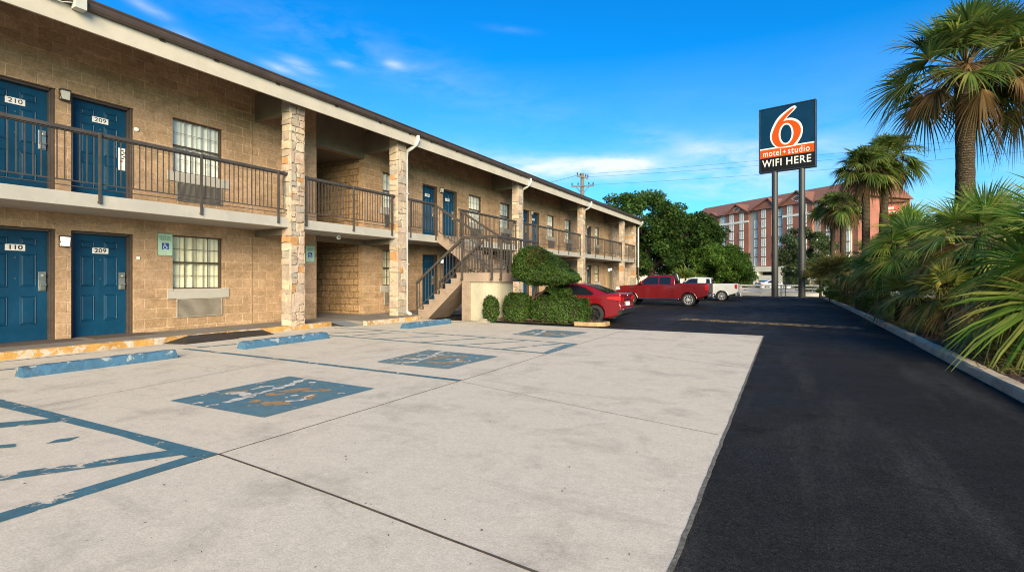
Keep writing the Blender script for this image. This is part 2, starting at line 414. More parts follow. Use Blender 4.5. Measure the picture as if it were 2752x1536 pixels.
def quadpx(mb, pxs, z, mi=0):
    q = [gp(*p) for p in pxs]
    mb.add([(p.x, p.y, z) for p in q], [tuple(range(len(q)))], mi)
sheet('ground', [(-420, -60), (420, -60), (420, 620), (-420, 620)], -.03, GRASSG)
sheet('parking_lot', [(-11.95, -9), (2.35, -9), (2.25, 10), (2.2, 25), (1.75, 45.6), (-13.4, 45.6), (-30, 45.6), (-30, 44.6), (-11.95, 44.6)], 0, ASPH)
sheet('street', [(-60, 45.62), (60, 45.62), (60, 75), (-60, 75)], -.012, PALE)
E0, E1, E2 = gp(1795, 1536), gp(2051, 902), gp(1613, 882)
ed = (E0 - E1).normalized(); EB = E0 + ed * 9
conc_poly = [(EB.x, EB.y), (E1.x, E1.y), (E2.x, E2.y), (-9.4, E2.y + .15), (-11.85, E2.y + .2), (-11.85, -9)]
sheet('concrete_pavement', conc_poly, .004, CONC)
mb = MB(); ribbon(mb, [(EB.x + .012, EB.y), (E1.x + .012, E1.y)], .026, .0065, .004, step=.12)
tag(mb.build('pavement_edge', GRAVEL), kind='structure')
mb = MB()
J0 = gp(587, 1221); J1 = gp(1683, 886); jd = (J0 - J1).normalized(); JB = J0 + jd * 9
ribbon(mb, [JB, J0, gp(1235.4, 1024), gp(1468, 952), J1], .014, .006, .003)
ribbon(mb, [J0, gp(700, 1260), gp(1080, 1401), gp(1432, 1535), gp(1432, 1535) + (gp(1432, 1535) - J0).normalized() * 3], .019, .006, .004)
tag(mb.build('pavement_joint', JOINT), kind='structure')
mb = MB()
ribbon(mb, [gp(1238, 1025), gp(1577, 1097), gp(1931, 1169)], .010, .006, .003)
ribbon(mb, [gp(1700, 948), gp(1850, 970), gp(2010, 990)], .010, .006, .003)
ribbon(mb, [gp(100, 1094), gp(400, 1038), gp(760, 968), gp(1200, 925)], .009, .006, .003)
tag(mb.build('pavement_crack', JOINTF), kind='structure')
# leaf litter and grit blown over the slab
mb = MB()
for i in range(110):
    q = gp(random.uniform(-100, 1850), random.uniform(905, 1530))
    a = random.uniform(0, 6.3); l = random.uniform(.003, .011); w_ = l * random.uniform(.25, .7)
    mb.add([(q.x + l * math.cos(a), q.y + l * math.sin(a), .009), (q.x - w_ * math.sin(a), q.y + w_ * math.cos(a), .013), (q.x - l * math.cos(a), q.y - l * math.sin(a), .009), (q.x + w_ * math.sin(a), q.y - w_ * math.cos(a), .0085)], [(0, 1, 2, 3)])
tag(mb.build('leaf_litter', plain('dry_litter', (.08, .055, .035), .9, .5, 9, 0, kind='pos')), kind='stuff')
# blue bay lines
Z1 = .008
mb = MB()
P1 = lambda x, y: (x / 2.614, 900 + y / 2.614)
P2 = lambda x, y: (400 + x / 3.68, 860 + y / 3.68)
P3 = lambda x, y: (900 + x / 3.22, 830 + y / 3.22)
quadpx(mb, [P1(-560, 300), P1(0, 452), P1(1535, 838), P1(1330, 862), P1(840, 712), P1(440, 613), P1(-560, 380)], Z1)
quadpx(mb, [P1(-900, 690), P1(420, 586), P1(440, 612), P1(-900, 745)], Z1 + .001)
quadpx(mb, [P1(-900, 850), P1(105, 768), P1(108, 790), P1(-900, 890)], Z1 + .001)
quadpx(mb, [P1(320, 768), P1(400, 738), P1(560, 717), P1(480, 750)], Z1 + .001)
quadpx(mb, [P1(-900, 1110), P1(0, 985), P1(1200, 812), P1(1290, 845), P1(0, 1030), P1(-900, 1165)], Z1 + .001)
quadpx(mb, [P1(-900, 1530), P1(0, 1256), P1(1300, 862), P1(1535, 838), P1(0, 1322), P1(-900, 1600)], Z1)
tag(mb.build('blue_access_aisle_lines', BLUEP), kind='structure')
mb = MB()
ribbon(mb, [gp(*P2(345, 283)), gp(*P2(480, 298)), gp(*P2(1400, 400)), gp(*P2(2576, 540)), gp(1236, 1023)], .105, Z1)
ribbon(mb, [gp(*P1(-400, 275)), gp(*P1(0, 247)), gp(*P1(105, 238))], .09, Z1)
ribbon(mb, [gp(*P1(-300, 200)), gp(*P1(0, 190)), gp(*P1(600, 130))], .06, Z1)
ribbon(mb, [gp(*P2(480, 272)), gp(*P2(870, 238))], .12, Z1 + .001)
tag(mb.build('blue_bay_line', BLUEP), kind='structure')
mb = MB()
ribbon(mb, [gp(*P3(-250, 205)), gp(*P3(0, 233)), gp(*P3(900, 305)), gp(*P3(1830, 385))], .11, Z1)
ribbon(mb, [gp(*P3(0, 165)), gp(*P3(330, 180)), gp(*P3(1200, 238)), gp(*P3(2090, 304))], .11, Z1)
quadpx(mb, [P3(1800, 380), P3(1990, 308), P3(2110, 302), P3(1835, 393)], Z1 + .001)
for a, b, c, d in ((1420, 352, 1950, 300), (1000, 318, 1640, 280), (715, 292, 1300, 252), (380, 262, 900, 236), (60, 238, 500, 205), (-60, 215, 420, 190)):
    ribbon(mb, [gp(*P3(a, b)), gp(*P3(c, d))], .10, Z1 + .001)
ribbon(mb, [gp(*P3(1000, 112)), gp(*P3(1340, 120)), gp(*P3(2500, 178))], .10, Z1)
tag(mb.build('far_access_aisle_lines', BLUEF), kind='structure')
# wheelchair symbols, three of them, each a worn blue square with a worn white figure
SQ = [[P2(205, 800), P2(1390, 557), P2(2235, 678), P2(1135, 968)],
      [P3(335, 462), P3(810, 355), P3(1420, 412), P3(975, 522)],
      [P3(1525, 222), P3(1740, 175), P3(2200, 203), P3(1950, 252)]]
S0 = [gp(*p) for p in SQ[0]]
def uv0(p):
    a = S0[1] - S0[0]; b = S0[3] - S0[0]; d = p - S0[0]
    det = a.x * b.y - a.y * b.x
    return ((d.x * b.y - d.y * b.x) / det, (a.x * d.y - a.y * d.x) / det)
WS = [([(1560, 588), (1480, 610), (1400, 640), (1250, 690), (1120, 722), (1040, 745), (960, 775), (880, 790), (750, 820)], .10), ([(780, 722), (880, 728), (980, 745), (1060, 742)], .10),
      ([(1030, 692), (1130, 660), (1240, 655)], .06), ([(1350, 805), (1500, 798), (1600, 745)], .05), ([(560, 855), (690, 838)], .06), ([(440, 828), (540, 822)], .05), ([(1060, 632), (1160, 622)], .04), ([(1580, 625), (1650, 622)], .06), ([(1400, 755), (1470, 745)], .05), ([(1310, 600), (1350, 600)], .04), ([(500, 752), (600, 728), (690, 716)], .03), ([(1870, 730), (1930, 722)], .05)]
BS = [([(1165, 748), (1300, 722), (1500, 690), (1640, 700), (1800, 692)], .15), ([(1640, 735), (1580, 770), (1520, 790)], .13), ([(1020, 800), (1150, 826), (1300, 832), (1400, 822)], .13), ([(810, 708), (900, 712), (980, 706)], .12)]
for qi, sq in enumerate(SQ):
    q = [gp(*p) for p in sq]
    mb = MB(); mb.add([(p.x, p.y, Z1) for p in q], [(0, 1, 2, 3)])
    tag(mb.build('painted_symbol_square', BLUES if qi == 0 else BLUEF), kind='structure')
    T = lambda p: (lambda uv: q[0] + (q[1] - q[0]) * uv[0] + (q[3] - q[0]) * uv[1])(uv0(gp(*P2(*p))))
    for nm, strokes, mt, z in (('painted_symbol_figure', WS, WHITEP, .0105), ('painted_symbol_undercoat', BS, BROWNP, .0095)):
        mb = MB()
        for s_, w in strokes: ribbon(mb, [T(p) for p in s_], w * (1.15 if qi == 0 else .9), z, .028, step=.05); z += .00006
        tag(mb.build(nm, mt), kind='structure')
# walkway along the rooms, with its yellow kerb, a kerb cut and a bulge by the stairs
W = -13.44
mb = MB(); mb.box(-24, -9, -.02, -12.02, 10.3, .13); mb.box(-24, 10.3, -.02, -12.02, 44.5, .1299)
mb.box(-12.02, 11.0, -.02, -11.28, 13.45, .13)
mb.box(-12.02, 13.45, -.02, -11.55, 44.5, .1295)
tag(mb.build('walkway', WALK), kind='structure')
mb = MB()
mb.add([(-12.02, 10.32, .128), (-11.3, 10.4, .006), (-11.3, 10.98, .006), (-12.02, 10.98, .128)], [(0, 1, 2, 3)])
tag(mb.build('kerb_ramp', m_concrete('ramp_concrete', (.17, .185, .195), (.1, .11, .115), (.2, .21, .21), False, .5)), kind='structure')
def kerb(name, pts, w, h, mat, z0=-.02, jit=.006, step=.3):
    """a kerb of rectangular section with worn, slightly uneven arrises along a ground path"""
    pts = [Vector((p[0], p[1], 0)) for p in pts]; fine = [pts[0]]
    for a, b in zip(pts, pts[1:]):
        n = max(1, int((b - a).length / step))
        for i in range(1, n + 1): fine.append(a.lerp(b, i / n))
    prof = [(-w / 2, z0), (-w / 2, h - .025), (-w / 2 + .02, h), (w / 2 - .02, h), (w / 2, h - .025), (w / 2, z0)]
    v = []; f = []
    for i, p in enumerate(fine):
        d = (fine[min(i + 1, len(fine) - 1)] - fine[max(i - 1, 0)]).normalized(); n = Vector((-d.y, d.x, 0))
        for k, (a, z) in enumerate(prof):
            j = random.uniform(-jit, jit)
            q = p + n * (a + j); v.append((q.x, q.y, z + (random.uniform(-jit, jit) if z > 0 else 0)))
    m = len(prof)
    for i in range(len(fine) - 1):
        for k in range(m - 1): f.append((i * m + k, i * m + k + 1, (i + 1) * m + k + 1, (i + 1) * m + k))
    f.append(tuple(range(m))); f.append(tuple(range((len(fine) - 1) * m, len(fine) * m)))
    mb = MB(); mb.add(v, f); o = mb.build(name, mat); return tag(o, kind='structure')
kerb('kerb', [(-11.95, -9), (-11.95, 10.1), (-11.99, 10.32)], .2, .134, YKERB, jit=.009, step=.17)
kerb('kerb', [(-11.22, 11.0), (-11.2, 13.4), (-11.45, 13.5)], .16, .134, YKERB, jit=.008, step=.17)
KR = [(2.36, -9), (2.36, 8), (2.37, 14.6), (2.30, 22), (2.22, 30), (2.02, 38), (1.86, 44.2), (1.8, 45.6)]
kerb('kerb', KR, .17, .13, KERBC, jit=.007, step=.35)
sheet('planting_bed', [(2.44, -9)] + [(x + .1, y) for x, y in KR[1:]] + [(16, 45.6), (16, -9)], .06, DIRT)
sheet('ground_beyond_bed', [(16, -9), (16, 45.6), (90, 45.6), (90, -9)], .02, GRASSG)
# island bed in front of the stair landing
kerb('kerb', [(-5.75, 14.13), (-5.05, 14.22), (-4.92, 14.35), (-4.92, 14.75)], .14, .11, plain('faded_tan_kerb', (.34, .215, .105), .9, .35, 5, .4, 30, .01, kind='pos', dirt=(.20, .15, .10, .6)), jit=.006, step=.2)
sheet('island_bed', [(-9.0, 13.99), (-6.9, 14.02), (-5.02, 14.24), (-4.96, 14.8), (-7.9, 14.82), (-9.0, 14.8)], .03, DIRT)
# ---------------------------------------------------------------- loose things on the pavement
def wheel_stop(p, q, label, depth=.27, h=.145):
    p, q = Vector((p[0], p[1], 0)), Vector((q[0], q[1], 0)); L = (q - p).length; ang = math.atan2(q.y - p.y, q.x - p.x)
    prof = [(0, 0), (.01, .07), (.05, h - .012), (.07, h), (depth - .07, h), (depth - .05, h - .012), (depth - .01, .07), (depth, 0)]
    n = 26; v = []; f = []; m = len(prof)
    for i in range(n + 1):
        t = i / n
        for (a, z) in prof:
            e = .012 if i in (0, n) and z > .05 else 0
            v.append((t * L + (e if i == 0 else -e), a + random.uniform(-.004, .004), max(0, z + (random.uniform(-.007, .003) if z > .06 else 0) - e * .5)))
    for i in range(n):
        for k in range(m - 1): f.append((i * m + k, i * m + k + 1, (i + 1) * m + k + 1, (i + 1) * m + k))
    f.append(tuple(range(m))); f.append(tuple(range(n * m, n * m + m)))
    mb = MB(); mb.add(v, f); o = mb.build('wheel_stop', PAINTB, local=True)
    o.location = (p.x, p.y, .005); o.rotation_euler = (0, 0, ang)
    for t in (.22, .78):
        b = MB(); b.lathe([(0, .003), (.022, .003), (.024, 0)], 10); bo = b.build('anchor_bolt', STEEL, o, local=True); bo.location = (t * L, depth / 2, h - .001)
    return tag(o, label, 'wheel stop', 'blue wheel stops in the accessible bays')
wheel_stop((-9.47, 2.81), (-9.50, 4.88), 'chipped blue concrete wheel stop nearest the camera, left of the large painted symbol')
wheel_stop((-9.46, 6.10), (-9.52, 8.22), 'blue concrete wheel stop in front of the thick stone pillar and black rubber ramp')
wheel_stop((-9.40, 10.82), (-9.36, 12.85), 'blue concrete wheel stop farthest away, near the foot of the concrete stairs')
mb = MB()
mb.add([(-11.86, 5.75, .006), (-11.30, 5.95, .008), (-11.3, 7.15, .008), (-11.86, 7.2, .006), (-11.85, 6.3, .132), (-11.85, 7.15, .128)], [(0, 1, 4), (1, 2, 5, 4), (2, 3, 5), (0, 4, 5, 3), (0, 3, 2, 1)])
mb.add([(-11.86, 7.16, .006), (-11.42, 7.16, .008), (-11.36, 8.1, .008), (-11.86, 8.25, .006), (-11.85, 7.2, .125), (-11.80, 8.05, .112)], [(0, 1, 4), (1, 2, 5, 4), (2, 3, 5), (0, 4, 5, 3), (0, 3, 2, 1)])
tag(mb.build('rubber_ramp', RUBBER, base=(-11.7, 7, .006), bevel=.006), 'black rubber kerb ramp in two sagging pieces against the yellow kerb', 'ramp')
for y0, y1, lb in ((3.45, 4.75, 'dark brown doormat on the walkway outside door 110'), (4.95, 6.15, 'dark brown doormat on the walkway outside the lower door 209')):
    mb = MB(); mb.box(W - .08, y0, .131, W + .62, y1, .141)
    tag(mb.build('doormat', MATM, base=(W + .3, (y0 + y1) / 2, .131), bevel=.004), lb, 'doormat', 'doormats outside ground floor rooms')
mb = MB(); a, b = gp(1826, 858), gp(2325, 884)
d = (b - a).normalized(); nn = Vector((-d.y, d.x, 0)); L = (b - a).length; v = []; f = []
prof = [(-.17, .001), (-.1, .04), (0, .055), (.1, .04), (.17, .001)]
for i in range(31):
    t = i / 30; e = 1 if 0 < i < 30 else .1
    for (s_, z) in prof:
        p = a + d * (t * L) + nn * s_ * (1 + random.uniform(-.08, .08)); v.append((p.x, p.y, max(.001, z * e + random.uniform(-.004, .004))))
for i in range(30):
    for k in range(4): f.append((i * 5 + k, i * 5 + k + 1, (i + 1) * 5 + k + 1, (i + 1) * 5 + k))
mb.add(v, f)
SBM = NM('worn_yellow_bump'); _p = SBM.pos()
SBM = SBM.out(SBM.mix(SBM.rng(SBM.noise(_p, 5, 9, .7), .42, .54, 0, 1), (.17, .11, .045), (.035, .030, .024)), .9, SBM.bump(SBM.noise(_p, 30, 4), .4, .01))
tag(mb.build('speed_bump', SBM, base=tuple(a)), 'worn yellow speed bump lying across the black asphalt', 'speed bump')
# ================================================================ the motel
FL = [.13, 3.06]                       # floor levels
Y_A, Y_B = -5.0, 43.6
motel = tag(empty('motel_building', (W, 10, 0)), 'long two storey tan block motel with blue doors, stone pillars and an open balcony', 'building')
# openings along the wall, one list for both floors: (y0, y1, z0, z1 above the floor, kind)
DOORS = [(3.34, 4.51), (4.76, 5.93), (16.4, 17.46), (17.8, 18.92), (25.1, 26.15), (26.42, 27.5), (34.3, 35.3), (35.5, 36.5)]
WINS = [(6.77, 8.03), (14.08, 15.3), (19.82, 20.95), (22.7, 23.8), (28.5, 29.62), (31.3, 32.45), (37.1, 38.25), (1.0, 2.2)]
GAP = (11.08, 13.14)
DH = 2.31
def wall_panels(mb, z0, z1, ops, ya, yb, x0, x1):
    ys = sorted({ya, yb} | {y for o in ops for y in o[:2]})
    for a, b in zip(ys, ys[1:]):
        zz = z0
        for o in sorted([o for o in ops if o[0] <= a + 1e-6 and o[1] >= b - 1e-6], key=lambda o: o[2]):
            if o[2] > zz: mb.box(x0, a, zz, x1, b, o[2])
            zz = o[3]
        if zz < z1: mb.box(x0, a, zz, x1, b, z1)
for fi, fz in enumerate(FL):
    ops = [(a, b, fz, fz + DH) for a, b in DOORS]
    for a, b in WINS:
        ops.append((a, b, fz + 1.02, fz + 2.36)); ops.append((a + .08, b - .03, fz + .30, fz + .77))
    ops.append((GAP[0], GAP[1], fz, fz + (2.62 if fi == 0 else 2.66)))
    top = 2.79 if fi == 0 else 7.2
    mb = MB(); wall_panels(mb, fz if fi == 0 else 3.055, top, ops, Y_A, 41.4, W - .26, W)
    mb.build('wall', BLOCK, motel)
# breezeway side walls and back, rear and dark rooms
mb = MB()
mb.box(-20, GAP[1], .13, W - .262, GAP[1] + .2, 7.2); mb.box(-20, GAP[0] - .2, .13, W - .262, GAP[0], 7.2)
mb.build('breezeway_wall', ROUGH, motel)
mb = MB(); mb.box(-20.3, Y_A, 0, -20.02, Y_B, 7.4); mb.build('rear_wall', BLOCK, motel)
mb = MB(); mb.box(-20, GAP[0], 5.74, -13.72, GAP[1], 5.84); mb.box(W - .2, GAP[0], 2.79, -20, GAP[1], 3.05); mb.build('breezeway_ceiling', SOFFIT, motel)
mb = MB()
for ya, yb in ((Y_A + .05, GAP[0] - .25), (GAP[1] + .25, 41.3)):
    mb.box(W - .62, ya, .14, W - .6, yb, 2.7); mb.box(W - .62, ya, 3.1, W - .6, yb, 6.9)
    n = int((yb - ya) / 3.6)
    for fz in FL: mb.box(W - .6, ya, fz + 2.4, W - .262, yb, fz + 2.42)
mb.build('room_back', INSIDE, motel)
# control joints and the crack beside the first pillar
JWALL = plain('wall_joint_brown', (.16, .09, .05), .95, .6, 4, 0, kind='pos')  # the joints' own dark brown
for y in (8.87, 19.3, 30.4):
    for z0, z1 in ((.14, 2.6), (3.1, 5.9)): MB().box(W - .01, y, z0, W + .002, y + .012, z1).build('control_joint', JWALL, motel)
# plinth strip painted lighter at the foot of the wall
# stone-faced end wall and corner
def stones(mb, face, u0, u1, z0, z1, depth=.05, big=.30, seed=0, shrink=.008):
    """irregular flat stones laid over a rectangle; face(u, z, d) gives the world point"""
    rnd = random.Random(seed)
    todo = [(u0, u1, z0, z1)]; out = []
    while todo:
        a, b, c, d = todo.pop(); w, h = b - a, d - c
        if (w < big * 1.15 and h < big * .95 and rnd.random() < .8) or (w < big * .55 and h < big * .55): out.append((a, b, c, d)); continue
        if w > h * rnd.uniform(.9, 1.7): k = a + w * rnd.uniform(.32, .68); todo += [(a, k, c, d), (k, b, c, d)]
        elif h > .1: k = c + h * rnd.uniform(.3, .7); todo += [(a, b, c, k), (a, b, k, d)]
        else: out.append((a, b, c, d))
    for (a, b, c, d) in out:
        g = shrink * rnd.uniform(.4, 1.2)
        eu = lambda x, e: x + (g if x - u0 > .01 else 0) * e
        A, B = (a + g if a > u0 + .01 else a), (b - g if b < u1 - .01 else b); C_, D_ = c + g, d - g
        j = min(B - A, D_ - C_) * .17
        pts = []
        ring = [(A, C_), ((A + B) / 2, C_), (B, C_), (B, (C_ + D_) / 2), (B, D_), ((A + B) / 2, D_), (A, D_), (A, (C_ + D_) / 2)]
        for (u, z) in ring:
            uu = u + (rnd.uniform(-j, j) if u0 + .012 < u < u1 - .012 else 0); pts.append((uu, z + rnd.uniform(-j, j)))
        q = rnd.choice([0, 2, 4, 6]); cu, cz = (A + B) / 2, (C_ + D_) / 2
        if u0 + .012 < pts[q][0] < u1 - .012: pts[q] = (pts[q][0] * .75 + cu * .25, pts[q][1] * .75 + cz * .25)
        dd = depth * rnd.uniform(.45, 1.0); tl = rnd.uniform(-.3, .3)
        v = [face(u, z, -.01) for u, z in pts]
        v += [face(u + (cu - u) * .02, z + (cz - z) * .02, dd * .8) for u, z in pts]
        v += [face(u + (cu - u) * .16, z + (cz - z) * .16, dd * (1 + tl * ((u - cu) / max(.05, B - A) + (z - cz) / max(.05, D_ - C_)) * .5)) for u, z in pts]
        v.append(face(cu, cz, dd * 1.0)); f = []
        for k in range(8):
            k2 = (k + 1) % 8
            f += [(k, k2, 8 + k2, 8 + k), (8 + k, 8 + k2, 16 + k2, 16 + k), (16 + k, 16 + k2, 24)]
        mb.add(v, f)
GROUT = plain('stone_grout', (.33, .265, .20), .95, .2, 5, .4, 60, .006, kind='pos')
PIL = [(.24, .70), (8.93, 9.39), (13.14, 13.60), (21.84, 22.30), (30.54, 31.0), (39.4, 39.86)]
PX0, PX1 = -12.24, -11.90
for i, (a, b) in enumerate(PIL):
    z1 = 6.5; mb = MB(); mb.box(PX0, a + .03, -.02, PX1, b - .03, z1); c = mb.build('stone_pillar', GROUT, motel)
    mb = MB()
    bigs = .40 if i < 3 else .46
    stones(mb, lambda u, z, d: (PX1 + d, u, z), a, b, 0, z1, .042, bigs, 10 + i)
    stones(mb, lambda u, z, d: (u, a + .03 - d, z), PX0, PX1 + .04, 0, z1, .04, bigs, 40 + i)
    stones(mb, lambda u, z, d: (u, b - .03 + d, z), PX0, PX1 + .04, 0, z1, .04, bigs, 70 + i)
    s_ = mb.build('stone_facing', STONE, c)
mb = MB(); mb.box(-20, 43.3, -.02, -12.0, Y_B, 7.0); mb.box(W - .24, 41.402, .13, W - .03, 43.3, 6.9)
ew = mb.build('end_wall', GROUT, motel)
mb = MB()
stones(mb, lambda u, z, d: (u, 43.3 - d, z), W, -11.96, 0, 6.9, .04, .42, 5); stones(mb, lambda u, z, d: (-12.0 + d, u, z), 43.27, Y_B, 0, 6.9, .04, .36, 6)
stones(mb, lambda u, z, d: (W - .03 + d, u, z), 41.402, 43.29, .13, 6.9, .03, .42, 7)
mb.build('stone_facing', STONE, ew)
# balcony slab with its broken-off stair opening, beams under slab and roof
mb = MB(); mb.box(W + .001, Y_A, 2.79, -11.96, 43.29, 3.056); mb.build('balcony_slab', SLABP, motel, bevel=.012)
for a, b in PIL:
    for z0, z1 in ((2.6, 2.789), (5.9, 6.62)):
        mb = MB(); mb.box(W + .001, a + .02, z0, PX0 + .02, a + .17, z1); mb.build('cross_beam', BEAMM, motel, bevel=.008)
mb = MB(); mb.box(W - .06, GAP[0], 5.70, W + .02, GAP[1], 6.9); mb.build('lintel', BEAMM, motel, bevel=.01)
mb = MB(); mb.box(W - .3, GAP[0], 2.63, W + .03, GAP[1], 2.788); mb.build('lintel', BEAMM, motel, bevel=.01)
# roof: two slopes, sloping soffit, fascia, gutter
RX, RZ = -16.6, 7.75
mb = MB()
def slab(pr, y0, y1, mi=0): mb.prism(pr, y0, y1, 'xz', mi)
slab([(-11.56, 6.60), (RX, RZ), (-22.0, 6.55), (-22.0, 6.45), (RX, RZ - .12), (-11.56, 6.48)], -6, 44.25)
roof = mb.build('roof', ROOFM, motel)
mb = MB(); mb.prism([(-11.66, 6.46), (W, 6.88), (W, 6.92), (-11.66, 6.5)], Y_A, Y_B, 'xz'); mb.build('soffit', SOFFIT, roof)
mb = MB(); mb.box(-11.66, -6, 6.07, -11.61, 44.25, 6.47); mb.build('fascia', CREAM, roof, bevel=.006)
mb = MB(); mb.prism([(-11.608, 6.62), (-11.608, 6.43), (-11.53, 6.43), (-11.50, 6.47), (-11.485, 6.53), (-11.495, 6.57), (-11.47, 6.60), (-11.47, 6.625), (-11.485, 6.625), (-11.50, 6.60), (-11.59, 6.60), (-11.59, 6.62)], -6, 44.27, 'xz')
gut = mb.build('gutter', GUTTER, roof, bevel=0)
for y in np.arange(.5, 44, 1.6):
    yy = float(y) + random.uniform(-.3, .3)
    mb = MB(); mb.box(-11.61, yy, 6.395, -11.585, yy + .10, 6.43); mb.build('gutter_bracket', GUTTER, roof)
yj = wy(150, -11.5)
mb = MB(); mb.box(-11.60, yj + .25, 6.36, -11.42, yj + .43, 6.58); mb.tube([(-11.52, yj + .25, 6.46), (-11.53, yj + .1, 6.40), (-11.56, yj - .3, 6.42), (-11.57, yj - 1.2, 6.44)], .012, 6)
mb.build('junction_box', plain('grey_box', (.42, .42, .38), .5, .1, 4, .05), roof, bevel=.012)
# downspouts with swan necks at the pillars
for k, y in enumerate((13.72, 22.42, 31.12, 43.9)):
    mb = MB(); x = -11.98 if k < 3 else -11.88
    zb = .16 if k < 2 else (1.55 if k == 2 else 2.2)
    pts = [(-11.55, y + .12, 6.44), (-11.54, y + .13, 6.30), (-11.60, y + .10, 6.14), (-11.72, y + .03, 6.02), (x + .04, y, 5.92), (x, y, 5.76), (x, y, zb + .2)]
    if k < 2: pts += [(x, y, zb + .12), (x + .05, y, zb + .05), (x + .22, y - .03, zb)]
    mb.tube(pts, .068, 10); d_ = mb.build('downspout', DOWN, motel, smooth=40)
    for z in (1.9, 4.4):
        if z > zb:
            mb = MB(); mb.box(x - .08, y - .08, z, x + .075, y + .075, z + .035); mb.build('pipe_strap', DOWN, d_)
    if k >= 2:
        mb = MB(); mb.tube([(x, y, 0.02), (x, y, zb + .21)], .074, 10); mb.build('dark_sleeve', DFRAME, d_, smooth=40)
# ---------------------------------------------------------------- doors
def make_door(y0, y1, fz, num, font, fi, lock):
    xl = W - .19; a, b = y0 + .055, y1 - .085
    mb = MB(); mb.box(xl - .045, a, fz + .012, xl, b, fz + DH - .06)
    w = b - a; H = DH - .072
    for (u0, u1) in ((.165, .415), (.585, .835)):
        for (v0, v1) in ((.865, .935), (.49, .79), (.145, .405)):
            p0, p1, q0, q1 = a + w * u0, a + w * u1, fz + .012 + H * v0, fz + .012 + H * v1
            R_ = [(p0, q0, p1, q1, 0), (p0 + .012, q0 + .012, p1 - .012, q1 - .012, .013), (p0 + .026, q0 + .026, p1 - .026, q1 - .026, .001), (p0 + .05, q0 + .05, p1 - .05, q1 - .05, .011)]
            v = []
            for (e0, g0, e1, g1, d) in R_: v += [(xl + d, e0, g0), (xl + d, e1, g0), (xl + d, e1, g1), (xl + d, e0, g1)]
            f = []
            for r in range(3):
                for k in range(4): f.append((r * 4 + k, r * 4 + (k + 1) % 4, r * 4 + 4 + (k + 1) % 4, r * 4 + 4 + k))
            f.append((12, 13, 14, 15)); mb.add(v, f)
    d = mb.build('door', DOORM, motel, bevel=0)
    mb = MB()
    mb.box(W - .245, y0 + .001, fz, W - .07, y0 + .052, fz + DH - .001); mb.box(W - .245, y1 - .082, fz, W - .10, y1 - .001, fz + DH - .001)
    mb.box(W - .10, y1 - .05, fz, W - .055, y1 - .001, fz + DH - .001)
    mb.box(W - .245, y0 + .052, fz + DH - .058, W - .085, y1 - .082, fz + DH - .001); mb.box(W - .245, y0 + .052, fz, W - .08, y1 - .082, fz + .011)
    mb.build('door_frame', DFRAME, d, bevel=.006)
    if num:
        cy, cz = (a + b) / 2 + .02, fz + DH * .823; pw, ph = .30, .128
        mb = MB(); mb.box(xl + .001, cy - pw / 2, cz - ph / 2, xl + .012, cy + pw / 2, cz + ph / 2, 0)
        v, f = text2d(num, .125, .0025 if fi == 0 else .0006, 1.22)
        mb.add([(xl + .0135, cy + p[0], cz + p[1]) for p in v], f, 1)
        mb.build('number_plate', [PLATEM, BLACK], d)
    cy, cz = (a + b) / 2 + .02, fz + DH * .735
    mb = MB()
    for z in (cz, cz - .42): mb.lathe([(0, .006), (.010, .005), (.013, 0)], 10, 0, Matrix.Translation((xl + .001, cy, z)) @ Matrix.Rotation(RAD(90), 4, 'Y'))
    mb.build('peephole', STEEL, d)
    if lock:
        mb = MB(); ly = b - .075; z0, z1 = fz + 1.02, fz + 1.42
        mb.box(xl + .001, ly - .07, z0, xl + .02, ly + .055, z1)
        mb.box(xl + .02, ly - .05, z0 + .02, xl + .04, ly + .04, z0 + .11)
        mb.bar((xl + .06, ly - .055, z0 + .125), (xl + .06, ly + .05, z0 + .12), .022, .022); mb.bar((xl + .018, ly + .03, z0 + .122), (xl + .07, ly + .03, z0 + .122), .03, .03)
        mb.lathe([(0, .05), (.03, .045), (.036, .0)], 14, 0, Matrix.Translation((xl + .018, ly + .01, z1 - .085)) @ Matrix.Rotation(RAD(90), 4, 'Y'))
        mb.build('lock_plate', STEEL, d, bevel=.004)
    return d
NUMS = [('110', '210'), ('209', '209'), (None, '199'), (None, '199'), (None, None), (None, '198'), (None, None), (None, None)]
for di, (y0, y1) in enumerate(DOORS):
    for fi, fz in enumerate(FL):
        d = make_door(y0, y1, fz, NUMS[di][fi], 0, fi, not (di == 1 and fi == 1))
        if di == 1 and fi == 1:
            mb = MB(); yy = y1 - .085; x = W - .186
            mb.box(x, yy - .15, fz + .86, x + .006, yy - .015, fz + 1.37, 0)
            for q in range(5): mb.box(x + .006, yy - .085 + (q % 2) * .03, fz + 1.30 - q * .045, x + .009, yy - .045 + (q % 2) * .03, fz + 1.325 - q * .045, 1)
            mb.box(x + .006, yy - .12, fz + 1.05, x + .009, yy - .06, fz + 1.09, 2)
            mb.build('door_notice', [PLATEM, BLACK, plain('pale_red', (.5, .2, .17), .6, .1)], d)
